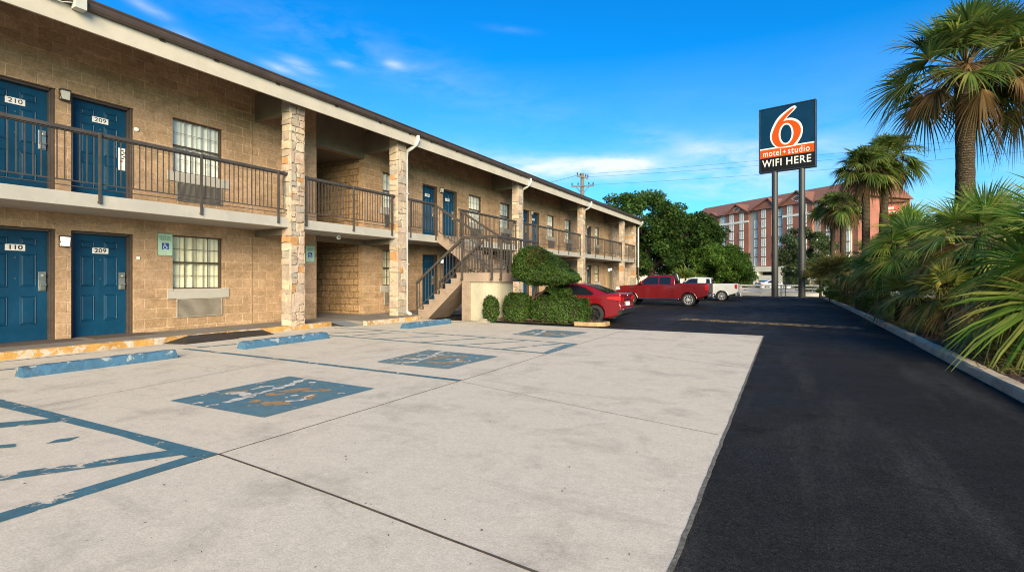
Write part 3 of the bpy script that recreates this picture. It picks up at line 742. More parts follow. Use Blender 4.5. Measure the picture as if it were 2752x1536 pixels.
# ---------------------------------------------------------------- windows, sills, air conditioners
def make_window(y0, y1, fz, fi, detail=True):
    z0, z1 = fz + 1.02, fz + 2.36; x = W - .10; zm = (z0 + z1) / 2
    mb = MB()
    mb.box(x - .05, y0 + .001, z0, x + .02, y0 + .03, z1); mb.box(x - .05, y1 - .055, z0, x + .03, y1 - .001, z1)
    mb.box(x - .05, y0 + .03, z0, x + .02, y1 - .055, z0 + .03); mb.box(x - .05, y0 + .03, z1 - .028, x + .02, y1 - .055, z1 - .001)
    mb.box(x - .03, y0 + .03, zm - .028, x + .022, y1 - .055, zm + .018)
    win = mb.build('window', DFRAME, motel, bevel=.004)
    a, b = y0 + .03, y1 - .055; mb = MB()
    for k in range(1, 4):
        yy = a + (b - a) * k / 4; mb.box(x - .012, yy - .006, z0 + .03, x + .004, yy + .006, z1 - .028)
    for zz in ((z0 + .03 + zm - .028) / 2, (zm + .018 + z1 - .028) / 2): mb.box(x - .0115, a, zz - .006, x + .0035, b, zz + .006)
    mb.build('glazing_bars', DFRAME if fi == 0 else plain('pale_bars', (.30, .30, .29), .5, .1), win)
    mb = MB(); mb.add([(x - .016, a, z0 + .03), (x - .016, b, z0 + .03), (x - .016, b, z1 - .028), (x - .016, a, z1 - .028)], [(0, 1, 2, 3)])
    mb.build('pane', PANE, win, recalc=False)
    # pleated curtain hanging inside
    n = 60; v = []; f = []; ph = random.uniform(0, 6)
    for i in range(n + 1):
        t = i / n; yy = a - .03 + (b - a + .06) * t
        amp = .028 + .02 * math.sin(t * 7 + ph)
        xx = x - .085 + amp * math.sin(t * 44 + 2.2 * math.sin(t * 9 + ph))
        v += [(xx, yy, z0 - .05), (xx * 1 + .004, yy, z1 + .05)]
    for i in range(n): f.append((i * 2, i * 2 + 2, i * 2 + 3, i * 2 + 1))
    mb = MB(); mb.add(v, f); mb.build('curtain', CURT if fi == 0 else CURTU, win, smooth=60)
    mb = MB(); mb.box(W - .12, y0 + .002, z0 - .032, W + .002, y1 - .002, z0 - .001)
    mb.box(W + .002, y0 - .13, z0 - .245, W + .03, y1 + .15, z0 - .05); mb.prism([(W + .002, z0 - .05), (W + .03, z0 - .05), (W + .002, z0 - .005)], y0 + .01, y1 - .01, 'xz')
    mb.box(W + .002, y0 - .13, z0 - .05, W + .028, y0, z0 + .0); mb.box(W + .002, y1, z0 - .05, W + .028, y1 + .15, z0)
    mb.build('sill', SLABP, win, bevel=.004)
    # louvred grille of the room air conditioner below
    g0, g1 = fz + .30, fz + .775; a, b = y0 + .08, y1 - .03
    mb = MB(); mb.box(W - .3, a + .002, g0 + .002, W - .03, b - .002, g1 - .002)
    mb.box(W - .03, a + .002, g0 + .002, W + .03, a + .022, g1); mb.box(W - .03, b - .022, g0 + .002, W + .03, b - .002, g1)
    mb.box(W - .03, a + .022, g0 + .002, W + .03, b - .022, g0 + .02); mb.box(W - .03, a + .022, g1 - .02, W + .03, b - .022, g1)
    n = 16
    for i in range(n):
        z = g0 + .025 + (g1 - g0 - .05) * i / n
        mb.add([(W + .026, a + .022, z), (W + .026, b - .022, z), (W - .01, b - .022, z + .03), (W - .01, a + .022, z + .03)], [(0, 1, 2, 3)])
    mb.build('air_conditioner_grille', GRILLE if fi == 0 else plain('grey_louvre', (.20, .18, .16), .5, .15), motel)
for (y0, y1) in WINS:
    for fi, fz in enumerate(FL): make_window(y0, y1, fz, fi)
# ---------------------------------------------------------------- wall lamps between paired doors
def wall_lamp(y, z, lit, x=W):
    mb = MB(); mb.box(x + .001, y - .085, z - .115, x + .03, y + .085, z + .115); mb.box(x + .03, y - .088, z + .085, x + .13, y + .088, z + .118); mb.box(x + .03, y - .08, z - .112, x + .10, y + .08, z - .095)
    for s_ in (-1, 1): mb.bar((x + .03, y + s_ * .08, z + .085), (x + .11, y + s_ * .075, z - .09), .012, .016)
    L = mb.build('wall_lamp', DFRAME, motel, bevel=.004)
    mb = MB(); mb.prism([(x + .031, z - .094), (x + .095, z - .094), (x + .12, z + .05), (x + .12, z + .084), (x + .031, z + .084)], y - .068, y + .068, 'xz')
    mb.build('lamp_lens', LAMPON if lit else LAMPL, L, bevel=.012)
for k, (y, ) in enumerate([((DOORS[0][1] + DOORS[1][0]) / 2,), (17.63,), (26.29,), (35.4,)]):
    wall_lamp(y, FL[0] + 2.06, k in (0, 1), W); wall_lamp(y, FL[1] + 2.2, False)
wall_lamp(40.4, 2.15, True); wall_lamp(40.95, 2.2, True)
mb = MB(); yy, zz = wy(366.6, W), CAMH + (HZ - 348) * (FOC * -W / (ct * (VPX - 366.6))) / FOC
mb.lathe([(0, .03), (.04, .028), (.05, .012), (.052, 0)], 18, 0, Matrix.Translation((W + .001, yy, zz)) @ Matrix.Rotation(RAD(90), 4, 'Y')); mb.build('doorbell', PLATEM, motel)
mb = MB(); yy = wy(371, W); mb.box(W + .001, yy - .035, 1.85, W + .02, yy + .035, 1.925); mb.build('switch_box', PLATEM, motel, bevel=.004)
for y0, y1 in ((40.5, 40.62),):
    mb = MB(); mb.box(W - .02, 39.95, .135, W + .03, 41.2, 2.4); mb.build('service_door', plain('tan_door', (.34, .25, .14), .7, .1), motel)
# ---------------------------------------------------------------- signs and camera on the wall
SGREEN = plain('sign_pale_green', (.42, .56, .43), .45, .06, 4, 0); SEDGE = plain('sign_green', (.05, .22, .12), .5, .1); SBLUE = plain('sign_blue', (.012, .07, .30), .45, .08)
def flat(mb, x, pts2, yc, zc, k, mi): mb.add([(x, yc + p[0] * k, zc + p[1] * k) for p in pts2], [tuple(range(len(pts2)))], mi)
def stroke(mb, x, pl, w, yc, zc, k, mi):
    for (a, b) in zip(pl, pl[1:]):
        a, b = Vector(a), Vector(b); d = (b - a).normalized(); n = Vector((-d.y, d.x)) * w / 2
        flat(mb, x, [a + n - d * w * .3, a - n - d * w * .3, b - n + d * w * .3, b + n + d * w * .3], yc, zc, k, mi); x += .00012
def rrect(w, h, r, n=5):
    o = []
    for cx, cy, a0 in ((w / 2 - r, h / 2 - r, 0), (-w / 2 + r, h / 2 - r, 90), (-w / 2 + r, -h / 2 + r, 180), (w / 2 - r, -h / 2 + r, 270)):
        for i in range(n + 1): a = RAD(a0 + 90 * i / n); o.append((cx + r * math.cos(a), cy + r * math.sin(a)))
    return o
def parking_sign(yc, zc, w, h, label):
    x = W + .004; root = tag(empty('parking_sign', (x, yc, zc)), label, 'sign', 'accessible parking signs on the wall')
    mb = MB(); mb.prism([(yc + a, zc + b) for a, b in rrect(w, h, .03)], x, x + .006, 'yz'); mb.build('sign_plate', SEDGE, root)
    mb = MB(); mb.prism([(yc + a, zc + b) for a, b in rrect(w - .022, h - .022, .024)], x + .0062, x + .0075, 'yz')
    for q, (t, zz) in enumerate((('RESERVED', h * .33), ('PARKING', h * .22))):
        v, f = text2d(t, .082 * w / .38, .0012, .82); mb.add([(x + .0082, yc + p[0], zc + zz + p[1]) for p in v], f, 1)
    mb.build('sign_face', [SGREEN, SEDGE], root)
    k = w * .46; zc2 = zc - h * .07
    mb = MB(); mb.box(x + .0077, yc - k / 2, zc2 - k / 2, x + .0092, yc + k / 2, zc2 + k / 2, 0); X = x + .0098
    flat(mb, X, [(-.08 + .07 * math.cos(a), .36 + .07 * math.sin(a)) for a in np.linspace(0, 6.28, 13)[:-1]], yc, zc2, k, 1)
    stroke(mb, X, [(-.08, .27), (-.06, -.02), (.14, -.02), (.24, -.27), (.34, -.24)], .08, yc, zc2, k, 1)
    stroke(mb, X, [(-.07, .14), (.12, .12)], .06, yc, zc2, k, 1)
    stroke(mb, X, [(-.02 + .25 * math.cos(a) - .02, -.18 + .25 * math.sin(a)) for a in np.linspace(2.0, 5.9, 14)], .06, yc, zc2, k, 1)
    mb.build('wheelchair_symbol', [SBLUE, PLATEM], root)
    mb = MB()
    for z in (zc + h / 2 - .03, zc - h / 2 + .04): mb.lathe([(0, .004), (.008, .003), (.009, 0)], 8, 0, Matrix.Translation((x + .008, yc, z)) @ Matrix.Rotation(RAD(90), 4, 'Y'))
    mb.build('bolt', STEEL, root)
Dd = lambda px: FOC * -W / (ct * (VPX - px))
parking_sign((wy(423, W) + wy(464, W)) / 2, CAMH + (HZ - 657) * Dd(443) / FOC, wy(464, W) - wy(423, W), 60 * Dd(443) / FOC, 'pale green parking sign with blue wheelchair symbol beside the lower left window')
parking_sign((wy(821, W) + wy(845, W)) / 2, CAMH + (HZ - 682) * Dd(833) / FOC, (wy(845.5, W) - wy(821, W)) * 1.0, 44 * Dd(833) / FOC, 'pale green parking sign on the narrow wall strip between pillar and breezeway')
cam_p = at(873.5, 16.0, 636)
sc_ = tag(empty('security_camera', (-12.4, cam_p.y, 2.78)), 'small white dome security camera under the balcony by the breezeway', 'camera')
mb = MB(); mb.lathe([(0, 0), (.07, 0), (.07, -.03), (.05, -.035)], 16, 0, Matrix.Translation((-12.4, cam_p.y, 2.787))); mb.box(-12.41, cam_p.y - 1.0, 2.755, -12.385, cam_p.y - .07, 2.78); mb.build('mount', DOWN, sc_)
mb = MB(); mb.lathe([(.0, .07), (.045, .06), (.065, .02), (.068, -.03), (.05, -.065), (0, -.08)], 18, 0, Matrix.Translation((-12.4, cam_p.y, 2.70))); mb.build('camera_body', DOWN, sc_, smooth=40)
mb = MB(); mb.lathe([(0, .012), (.025, .01), (.03, 0)], 14, 0, Matrix.Translation((-12.345, cam_p.y - .03, 2.68)) @ Matrix.Rotation(RAD(100), 4, 'Y')); mb.build('lens', BLACK, sc_)
# ---------------------------------------------------------------- balcony railings
RXF = -12.0
def baluster_mesh(h): mb = MB(); mb.box(-.0085, -.0085, 0, .0085, .0085, h); return mb.mesh('baluster', METAL)
BAL = {}
def put_bal(parent, p, h, yaw=0):
    k = round(h, 2)
    if k not in BAL: BAL[k] = baluster_mesh(k)
    o = bpy.data.objects.new('baluster', BAL[k]); COL.objects.link(o); o.parent = parent; o.location = Vector(p) - BASE[root_of(parent).name]; o.rotation_euler = (0, 0, yaw); return o
def post_part(parent, p, h, w=.045, foot=True, xo=.0):
    mb = MB(); x, y, z = p; mb.box(x - w / 2, y - w / 2, z, x + w / 2, y + w / 2, z + h)
    if foot: mb.box(x - w / 2 - .03, y - w / 2 - .01, z, x - w / 2, y + w / 2 + .01, z + .05)
    return mb.build('post', METAL, parent, bevel=.003)
def balcony_railing(y0, y1, posts, label, sp=.112):
    fz = FL[1]; root = tag(empty('balcony_railing', (RXF, y0, fz)), label, 'railing', 'brown metal balcony railings')
    mb = MB(); mb.box(RXF - .05, y0, fz + 1.155, RXF + .05, y1, fz + 1.225); mb.box(RXF - .03, y0, fz + 1.135, RXF + .03, y1, fz + 1.155); mb.build('top_rail', METAL, root, bevel=.008)
    mb = MB(); mb.box(RXF - .012, y0, fz + .20, RXF + .012, y1, fz + .222); mb.box(RXF - .009, y0, fz + .105, RXF + .009, y1, fz + .12); mb.build('bottom_rail', METAL, root)
    ps = list(posts)
    for y in ps: post_part(root, (RXF + .064, y, 2.88), 1.40)
    n = int((y1 - y0) / sp)
    for i in range(1, n):
        y = y0 + (y1 - y0) * i / n
        if all(abs(y - q) > .05 for q in ps): put_bal(root, (RXF, y, fz + .222), .913)
    return root
balcony_railing(.75, 8.92, (.9, 2.73, 4.68, 6.63, 8.62), 'long brown balcony railing in front of doors 210 and 209')
balcony_railing(9.42, 13.12, (9.5, 11.24, 12.95), 'brown balcony railing before the breezeway, between the two nearest stone pillars')
balcony_railing(13.8, 15.42, (13.9, 15.36), 'short brown balcony railing between downspout and top of the stairs')
balcony_railing(16.98, 21.82, (17.05, 18.4, 20.1, 21.7), 'brown balcony railing beyond the head of the stairs, ending at a pillar')
balcony_railing(22.5, 30.52, (24.0, 26.9, 28.4, 30.3), 'brown balcony railing above the round topped bush and red sedan')
balcony_railing(31.2, 39.38, (33.1, 35.0, 36.9, 39.2), 'brown balcony railing of the bay before the last free pillar')
balcony_railing(39.9, 43.2, (41.0, 42.9), 'shortest farthest brown balcony railing at the stone end wall')
# ---------------------------------------------------------------- the stairs
YS, ZL = 13.9, 1.60
stair = tag(empty('staircase', (-10, YS, 0)), 'concrete staircase with brown railings turning at a raised landing on a cream wall', 'staircase')
def flight(name, x0, x1, z0, z1, n, ya, yb):
    """stepped flight from (x0,z0) to (x1,z1), with a sloped underside"""
    top = []; dx = (x1 - x0) / n; dz = (z1 - z0) / n
    for i in range(n): top += [(x0 + dx * i, z0 + dz * (i + 1)), (x0 + dx * (i + 1), z0 + dz * (i + 1))]
    th = .20
    if z0 < .5: poly = [(x0, z0 - .14)] + [(x0, z0)] + top + [(x1, z1 - .30), (x0 + .42 * (1 if x1 > x0 else -1), z0 - .14)]
    else: poly = [(x0, z0 - .30), (x0, z0)] + top + [(x1, z1 - .24)]
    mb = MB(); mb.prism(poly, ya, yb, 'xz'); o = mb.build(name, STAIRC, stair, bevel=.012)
    mb = MB()
    for i in range(n): mb.box(x0 + dx * i - .012 * np.sign(dx), ya - .01, z0 + dz * (i + 1) - .045, x0 + dx * (i + 1), yb + .01, z0 + dz * (i + 1) + .006)
    mb.build('tread', STAIRC, o, bevel=.006)
    return o
XA, XB, XE = -11.62, -9.72, -8.42
flight('lower_flight', XA, XB, .13, ZL, 8, YS + .05, YS + 1.3)
YU0, YU1 = 15.42, 16.98
flight('upper_flight', XB, -11.96, ZL, 3.06, 8, YU0 + .06, YU1 - .06)
def rounded(x0, y0, x1, y1, r, n=8):
    """landing outline with the camera side corner rounded"""
    o = [(x0, y1), (x0, y0)]
    for i in range(n + 1): a = RAD(-90 + 90 * i / n); o.append((x1 - r + r * math.cos(a), y0 + r + r * math.sin(a)))
    return o + [(x1, y1)]
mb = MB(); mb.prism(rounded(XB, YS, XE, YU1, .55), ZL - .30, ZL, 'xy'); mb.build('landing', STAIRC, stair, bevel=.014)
mb = MB(); mb.prism(rounded(XB + .33, YS + .05, XE - .08, YS + 1.35, .5), -.02, ZL - .301, 'xy'); mb.build('landing_wall', STUCCO, stair, bevel=0)
mb = MB(); mb.box(XB + .0, YS - .0, -.02, XB + .33, YS + .3, ZL - .301); mb.build('pier', STAIRC, stair, bevel=.014); mb = MB(); mb.box(XB + .02, YU1 - .4, -.02, XB + .3, YU1 - .1, ZL - .301); mb.build('pier', STAIRC, stair, bevel=.014)
mb = MB(); mb.box(XB - .32, YS + 1.6, .131, XB - .12, YS + 1.9, 1.1); mb.build('prop_post', DFRAME, stair)
def rail_run(p, q, name='handrail', w=.075, h=.085): mb = MB(); mb.bar(p, q, w, h); return mb.build(name, METAL, stair, bevel=.008)
def slope_rail(xa, za, xb, zb, y, hgt, n, landing_ext=0):
    rail_run((xa, y, za + hgt), (xb, y, zb + hgt)); rail_run((xa, y, za + .20), (xb, y, zb + .20), 'lower_rail', .022, .03)
    for i in range(1, n):
        t = i / n; x = xa + (xb - xa) * t; z = za + (zb - za) * t; put_bal(stair, (x, y, z + .20), hgt - .22)
    for t in (0, 1): post_part(stair, (xa + (xb - xa) * t, y, za + (zb - za) * t - (.0 if t else 0)), hgt - .02, .05, False)
for y in (YS + .02, YS + 1.33):
    slope_rail(XA - .05, .13, XB + .02, ZL + .02, y, 1.13, 15)
for y in (YU0, YU1):
    slope_rail(-11.94, 3.06, XB + .15, ZL + .05, y, 1.12, 17)
# landing guard: camera side, then the parking side
def guard(p, q, n, posts=(0, 1)):
    p, q = Vector(p), Vector(q); up = Vector((0, 0, 1))
    rail_run(p + up * 1.17, q + up * 1.17, 'handrail', .10, .075); rail_run(p + up * .12, q + up * .12, 'lower_rail', .022, .03)
    for i in range(1, n): put_bal(stair, p.lerp(q, i / n) + up * .12, 1.0)
    for t in posts:
        c = p.lerp(q, t); post_part(stair, (c.x, c.y, c.z - .24), 1.38, .055, True)
guard((XB + .02, YS - .035, ZL), (XE + .04, YS - .035, ZL), 12, (0.02, .9))
guard((XE + .04, YS - .035, ZL), (XE + .04, YU1, ZL), 26, (.12, .55, .98))
mb = MB()
mb.tube([(XB + .9, YS - .32, .04), (XB + .9, YS - .32, .12), (XB + 1.2, YS - .32, .12), (XB + 1.2, YS - .32, .04)], .012, 6); mb.tube([(XB + .9, YS - .12, .04), (XB + .9, YS - .12, .12), (XB + 1.2, YS - .12, .12), (XB + 1.2, YS - .12, .04)], .012, 6)
mb.box(XB + .86, YS - .36, .004, XB + 1.24, YS - .08, .05); mb.box(XB + .93, YS - .30, .05, XB + 1.17, YS - .14, .10)
tag(mb.build('ground_floodlight', plain('dusty_metal', (.28, .24, .19), .6, .2), base=(XB + 1.05, YS - .2, .004), bevel=.006), 'small low metal floodlight box on the ground at the cream landing wall', 'floodlight')
# ================================================================ vehicles
def paint(name, rgb, flake=0): return plain(name, rgb, .32, .05, 2, 0, spec=.35, coat=.55)
RED = paint('deep_red_car_paint', (.145, .004, .007)); REDT = paint('red_truck_paint', (.125, .0035, .005)); WHITEC = paint('white_car_paint', (.52, .52, .50)); SILV = paint('silver_car_paint', (.45, .46, .48))
DGLASS = plain('dark_car_glass', (.008, .010, .014), .05, .05, 2, 0, spec=.6)
TYRE = plain('tyre_rubber', (.014, .014, .014), .8, .2, 20, .2); RIMS = plain('silver_rim', (.62, .62, .62), .3, .1, 6, 0, metal=.25); RIMD = plain('dark_rim', (.05, .05, .052), .3, .1, 6, 0, metal=.6)
CHROME = plain('chrome', (.6, .6, .6), .12, .05, 5, 0, metal=1); TRIM = plain('black_trim', (.012, .012, .013), .5, .1, 5, 0); REDL = plain('tail_light_red', (.42, .008, .012), .15, .1, 5, 0, coat=.8); CLEAR = plain('head_light_glass', (.6, .6, .58), .1, .1, 8, 0, coat=.8); ARCH = plain('arch_dark', (.006, .006, .006), .9, .1, 5, 0)
def arch(cx, zb, r, n=12):
    """points of a wheel arch from front to rear along the sill"""
    a0 = math.asin(max(-1, min(1, (zb - .34) / r)))
    return [(cx + r * math.cos(a), .34 + r * math.sin(a)) for a in np.linspace(a0, math.pi - a0, n)]
def add_wheel(root, x, y, r, w, rim, nsp, side, extra=None):
    e = bpy.data.objects.new('wheel', None); COL.objects.link(e); e.parent = root; e.location = (x, y, r); e.empty_display_size = .1
    Mx = Matrix.Rotation(RAD(90) * (-side), 4, 'X')     # local z -> outward
    h = w / 2
    mb = MB(); mb.lathe([(r * .68, -h), (r * .93, -h), (r * .985, -h * .8), (r, -h * .4), (r, h * .4), (r * .985, h * .8), (r * .93, h), (r * .70, h * 1.02), (r * .66, h * .8)], 32, 0, Mx)
    mb.build('tyre', TYRE, e, local=True, smooth=35)
    mb = MB(); rr = r * .68
    mb.lathe([(rr, h * .55), (rr, h * .98), (rr * .93, h * .98), (rr * .90, h * .5)], 32, 0, Mx); mb.lathe([(0, h * .25), (rr * .9, h * .25)], 24, 1, Mx); mb.lathe([(0, h * .92), (rr * .20, h * .9), (rr * .24, h * .5)], 14, 0, Mx)
    for k in range(nsp):
        a = 2 * math.pi * k / nsp
        for da in ((-.10, .10) if nsp <= 7 else (0,)):
            p = Vector((math.cos(a) * rr * .18, math.sin(a) * rr * .18, h * .82)); q = Vector((math.cos(a + da) * rr * .93, math.sin(a + da) * rr * .93, h * .86))
            tmp = MB(); tmp.bar(p, q, r * .062, h * .25); mb.add(tmp.v, tmp.f, 0, Mx)
    mb.build('rim', [rim, ARCH], e, local=True, smooth=35)
    return e
def profile_body(name, poly, hw, mat, root, taper, bev=.05, Lc=None):
    """extruded side profile, tapering in plan towards both ends"""
    mb = MB(); n = len(poly); xs = [p[0] for p in poly]; L = max(xs); ys = lambda x: hw * (1 - taper * abs((x - L / 2) / (L / 2)) ** 5)
    v = [(x, -ys(x), z) for x, z in poly] + [(x, ys(x), z) for x, z in poly]
    mb.add(v, [(i, (i + 1) % n, n + (i + 1) % n, n + i) for i in range(n)] + [tuple(range(n - 1, -1, -1)), tuple(range(n, 2 * n))])
    o = mb.build(name, mat, root, local=True, smooth=38, bevel=bev, seg=3); return o, ys
def cabin(name, poly, w0, w1, z0, z1, mat, root, bev=.05):
    f = lambda z: w0 + (w1 - w0) * (z - z0) / (z1 - z0)
    mb = MB(); n = len(poly)
    mb.add([(x, -f(z), z) for x, z in poly] + [(x, f(z), z) for x, z in poly], [(i, (i + 1) % n, n + (i + 1) % n, n + i) for i in range(n)] + [tuple(range(n - 1, -1, -1)), tuple(range(n, 2 * n))])
    return mb.build(name, mat, root, local=True, smooth=38, bevel=bev, seg=3), f
def side_panel(cab, poly, f, off):
    for s_ in (-1, 1):
        mb = MB(); mb.add([(x, s_ * (f(z) + off), z) for x, z in poly], [tuple(range(len(poly)))]); mb.build('side_window', DGLASS, cab, local=True, recalc=False)
def make_sedan(loc, k, yaw, pm, label, rimmat=None, detail=True):
    root = tag(empty('parked_sedan', loc, yaw), label, 'car'); root.scale = (k, k, k)
    wb0, wb1, ra = .98, 3.68, .365
    poly = [(.10, .34), (.03, .50), (0, .62), (.05, .70), (.03, .80), (.045, .98), (.02, 1.075), (.12, 1.10), (.45, 1.075), (.72, 1.06), (1.3, .985), (2.4, .96), (3.3, .95), (3.55, .945), (4.0, .87), (4.42, .74), (4.60, .60), (4.63, .42), (4.55, .24), (4.2, .19)]
    poly += arch(wb1, .19, ra) + arch(wb0, .19, ra) + [(.35, .24)]
    body, ys = profile_body('body', poly, .895, pm, root, .13, .045)
    cab, f = cabin('cabin', [(.50, 1.05), (.95, 1.22), (1.42, 1.385), (1.85, 1.435), (2.3, 1.43), (2.68, 1.36), (3.52, .93), (.6, .93)], .80, .58, .95, 1.44, pm, root)
    side_panel(cab, [(2.06, 1.0), (2.06, 1.37), (2.38, 1.365), (2.64, 1.29), (3.18, .99)], f, .006); side_panel(cab, [(1.04, 1.07), (1.46, 1.30), (1.75, 1.365), (2.0, 1.375), (2.0, 1.0), (1.14, 1.01)], f, .006)
    for nm, (xa, za, xb, zb) in zip(('rear_window', 'windscreen'), ((.60, 1.10, 1.38, 1.383), (3.44, .985, 2.72, 1.352))):
        mb = MB(); d = Vector((zb - za, 0, -(xb - xa))).normalized() * (.008 if xb > xa else -.008); d = -d if d.z < 0 else d
        mb.add([(xa + d.x, -f(za) * .92, za + d.z), (xa + d.x, f(za) * .92, za + d.z), (xb + d.x, f(zb) * .90, zb + d.z), (xb + d.x, -f(zb) * .90, zb + d.z)], [(0, 1, 2, 3)])
        mb.build(nm, DGLASS, cab, local=True)
    for s_ in (-1, 1):
        for wx in (wb0, wb1): add_wheel(root, wx, s_ * .785, .33, .21, rimmat or RIMD, 5 if rimmat is None else 9, s_)
        mb = MB(); y = ys(.12)
        mb.add([(.03, s_ * (y * .55), .80), (.03, s_ * y * .97, .80), (.03, s_ * y * .97, .97), (.03, s_ * y * .5, .95)], [(0, 1, 2, 3)])
        mb.prism([(.03, .82), (.55, .90), (.50, .96), (.02, .985)], s_ * (ys(.4) + .004), s_ * (ys(.4) - .03), 'xz'); mb.build('tail_light', REDL, root, local=True, bevel=.008)
        mb = MB(); mb.prism([(4.15, .66), (4.52, .60), (4.50, .70), (4.2, .78)], s_ * (ys(4.4) + .006), s_ * (ys(4.4) - .1), 'xz'); mb.build('head_light', CLEAR, root, local=True)
        mb = MB(); [MB().box(xx, s_ * .894, zz, xx + .012, s_ * .8965, .96).build('door_seam', TRIM, root, local=True) for xx, zz in ((2.0, .30), (3.02, .30), (1.14, .72))]
        for hx in (1.95, 2.92):
            mb = MB(); mb.box(hx - .2, s_ * .893, .84, hx - .02, s_ * .915, .87); mb.build('door_handle', pm, root, local=True, bevel=.008)
        mb = MB(); mb.box(3.02, s_ * .84, .99, 3.16, s_ * 1.0, 1.11); mb.build('wing_mirror', pm, root, local=True, bevel=.03)
    mb = MB(); mb.prism([(-.005, .36), (.25, .26), (.3, .34), (.06, .52), (-.012, .50)], -.80, .80, 'xz'); mb.build('rear_diffuser', TRIM, root, local=True, bevel=.015)
    mb = MB(); mb.box(-.015, -.62, .50, .02, .62, .535); mb.box(.005, -.5, .86, .03, .5, .885); mb.build('chrome_strip', CHROME, root, local=True, bevel=.005)
    mb = MB(); mb.box(-.012, -.16, .64, .05, .16, .78); mb.build('number_plate', PLATEM, root, local=True, bevel=.005)
    mb = MB(); mb.lathe([(0, .01), (.05, .008), (.055, 0)], 16, 0, Matrix.Translation((.02, 0, 1.0)) @ Matrix.Rotation(RAD(-90), 4, 'Y')); mb.build('boot_badge', CHROME, root, local=True)
    mb = MB(); mb.box(.25, -.8, .20, 4.4, .8, .34); mb.box(.6, -.7, .3, 4.1, .7, .8); mb.build('underbody', ARCH, root, local=True)
    mb = MB(); mb.prism([(2.0, 1.43), (2.18, 1.44), (2.02, 1.50)], -.02, .02, 'xz'); mb.build('roof_aerial', pm, root, local=True)
    return root
def make_pickup(loc, k, yaw, pm, label, rim, cab_x=1.98, two_door=False, tailgate=None):
    root = tag(empty('pickup_truck', loc, yaw), label, 'pickup truck'); root.scale = (k, k, k)
    wb0, wb1, ra = 1.18, 4.86, .47
    fr = (4.42, 1.30)
    poly = [(.06, .66), (0, .80), (.0, 1.05), (.02, 1.40), (.06, 1.43), (1.92, 1.42), (2.0, 1.34), (4.25, 1.30), (4.45, 1.33), (5.55, 1.25), (5.76, 1.17), (5.84, 1.02), (5.86, .70), (5.80, .52), (5.55, .46)]
    def A(cx): a0 = math.asin((.46 - .40) / ra); return [(cx + ra * math.cos(a), .40 + ra * math.sin(a)) for a in np.linspace(a0, math.pi - a0, 13)]
    poly += A(wb1) + A(wb0) + [(.4, .56)]
    body, ys = profile_body('body', poly, .985, pm, root, .06, .05)
    cx = cab_x
    cab, f = cabin('cab', [(cx, 1.28), (cx + .04, 1.80), (cx + .12, 1.90), (cx + .45, 1.945), (3.35, 1.95), (3.72, 1.88), (4.52, 1.29)], .93, .70, 1.30, 1.95, pm, root, .06)
    side_panel(cab, [(3.06, 1.36), (3.06, 1.83), (3.55, 1.83), (3.74, 1.78), (4.20, 1.40), (4.08, 1.36), (3.95, 1.33), (3.8, 1.36)], f, .008)
    if not two_door: side_panel(cab, [(cx + .30, 1.37), (cx + .30, 1.82), (2.98, 1.83), (2.98, 1.36)], f, .008)
    else: side_panel(cab, [(cx + .10, 1.40), (cx + .14, 1.80), (cx + .40, 1.82), (cx + .40, 1.40)], f, .008)
    mb = MB()
    mb.add([(cx - .008, -.72, 1.42), (cx - .008, .72, 1.42), (cx + .03, .64, 1.80), (cx + .03, -.64, 1.80)], [(0, 1, 2, 3)]); mb.build('rear_window', DGLASS, cab, local=True); mb = MB()
    mb.add([(4.46, -.86, 1.345), (4.46, .86, 1.345), (3.76, .67, 1.862), (3.76, -.67, 1.862)], [(0, 1, 2, 3)]); mb.build('windscreen', DGLASS, cab, local=True)
    mb = MB(); mb.box(.12, -.78, 1.405, 1.86, .78, 1.437); mb.build('bed_shade_sheet', ARCH, root, local=True)  # dark sheet standing in for the shade inside the open bed
    for s_ in (-1, 1):
        for wx in (wb0, wb1): add_wheel(root, wx, s_ * .84, .40, .27, rim, 10, s_)
        for wx in (wb0, wb1):
            mb = MB(); pts = [(wx + (ra + .03) * math.cos(a), s_ * (ys(wx) - .01), .40 + (ra + .03) * math.sin(a)) for a in np.linspace(.1, math.pi - .1, 15)]
            mb.tube(pts, .035, 6); mb.build('arch_lip', pm, root, local=True, smooth=50)
        mb = MB(); mb.prism([(.004, 1.0), (.17, 1.0), (.22, 1.12), (.20, 1.36), (.004, 1.38)], s_ * (ys(.1) + .012), s_ * (ys(.1) - .16), 'xz'); mb.build('tail_light', REDL, root, local=True, bevel=.012)
        mb = MB(); mb.prism([(5.52, 1.02), (5.80, .98), (5.80, 1.16), (5.6, 1.22)], s_ * (ys(5.7) + .012), s_ * (ys(5.7) - .2), 'xz'); mb.build('head_light', CLEAR, root, local=True, bevel=.01)
        mb = MB(); y = .9875
        for sx in ((cx + .22, 3.02, 4.22, 1.955) if not two_door else (cx + .5, 4.22, 1.955)): MB().box(sx, s_ * (y - .005), .56, sx + .014, s_ * y, 1.34).build('door_seam', TRIM, root, local=True)
        for hx in ((2.62, 3.62) if not two_door else (3.0,)):
            mb = MB(); mb.box(hx - .42, s_ * .983, 1.165, hx - .18, s_ * 1.012, 1.20); mb.build('door_handle', CHROME, root, local=True, bevel=.01)
        mb = MB(); mb.box(4.02, s_ * .93, 1.36, 4.18, s_ * 1.18, 1.58); mb.build('wing_mirror', pm if not two_door else TRIM, root, local=True, bevel=.04)
        mb = MB(); mb.box(1.75, s_ * .80, .40, 4.3, s_ * .99, .47); mb.build('running_board', CHROME if not two_door else TRIM, root, local=True, bevel=.02)
        mb = MB(); mb.box(4.58, s_ * .98, 1.12, 4.86, s_ * .993, 1.19); mb.build('fender_vent', CHROME, root, local=True, bevel=.006)
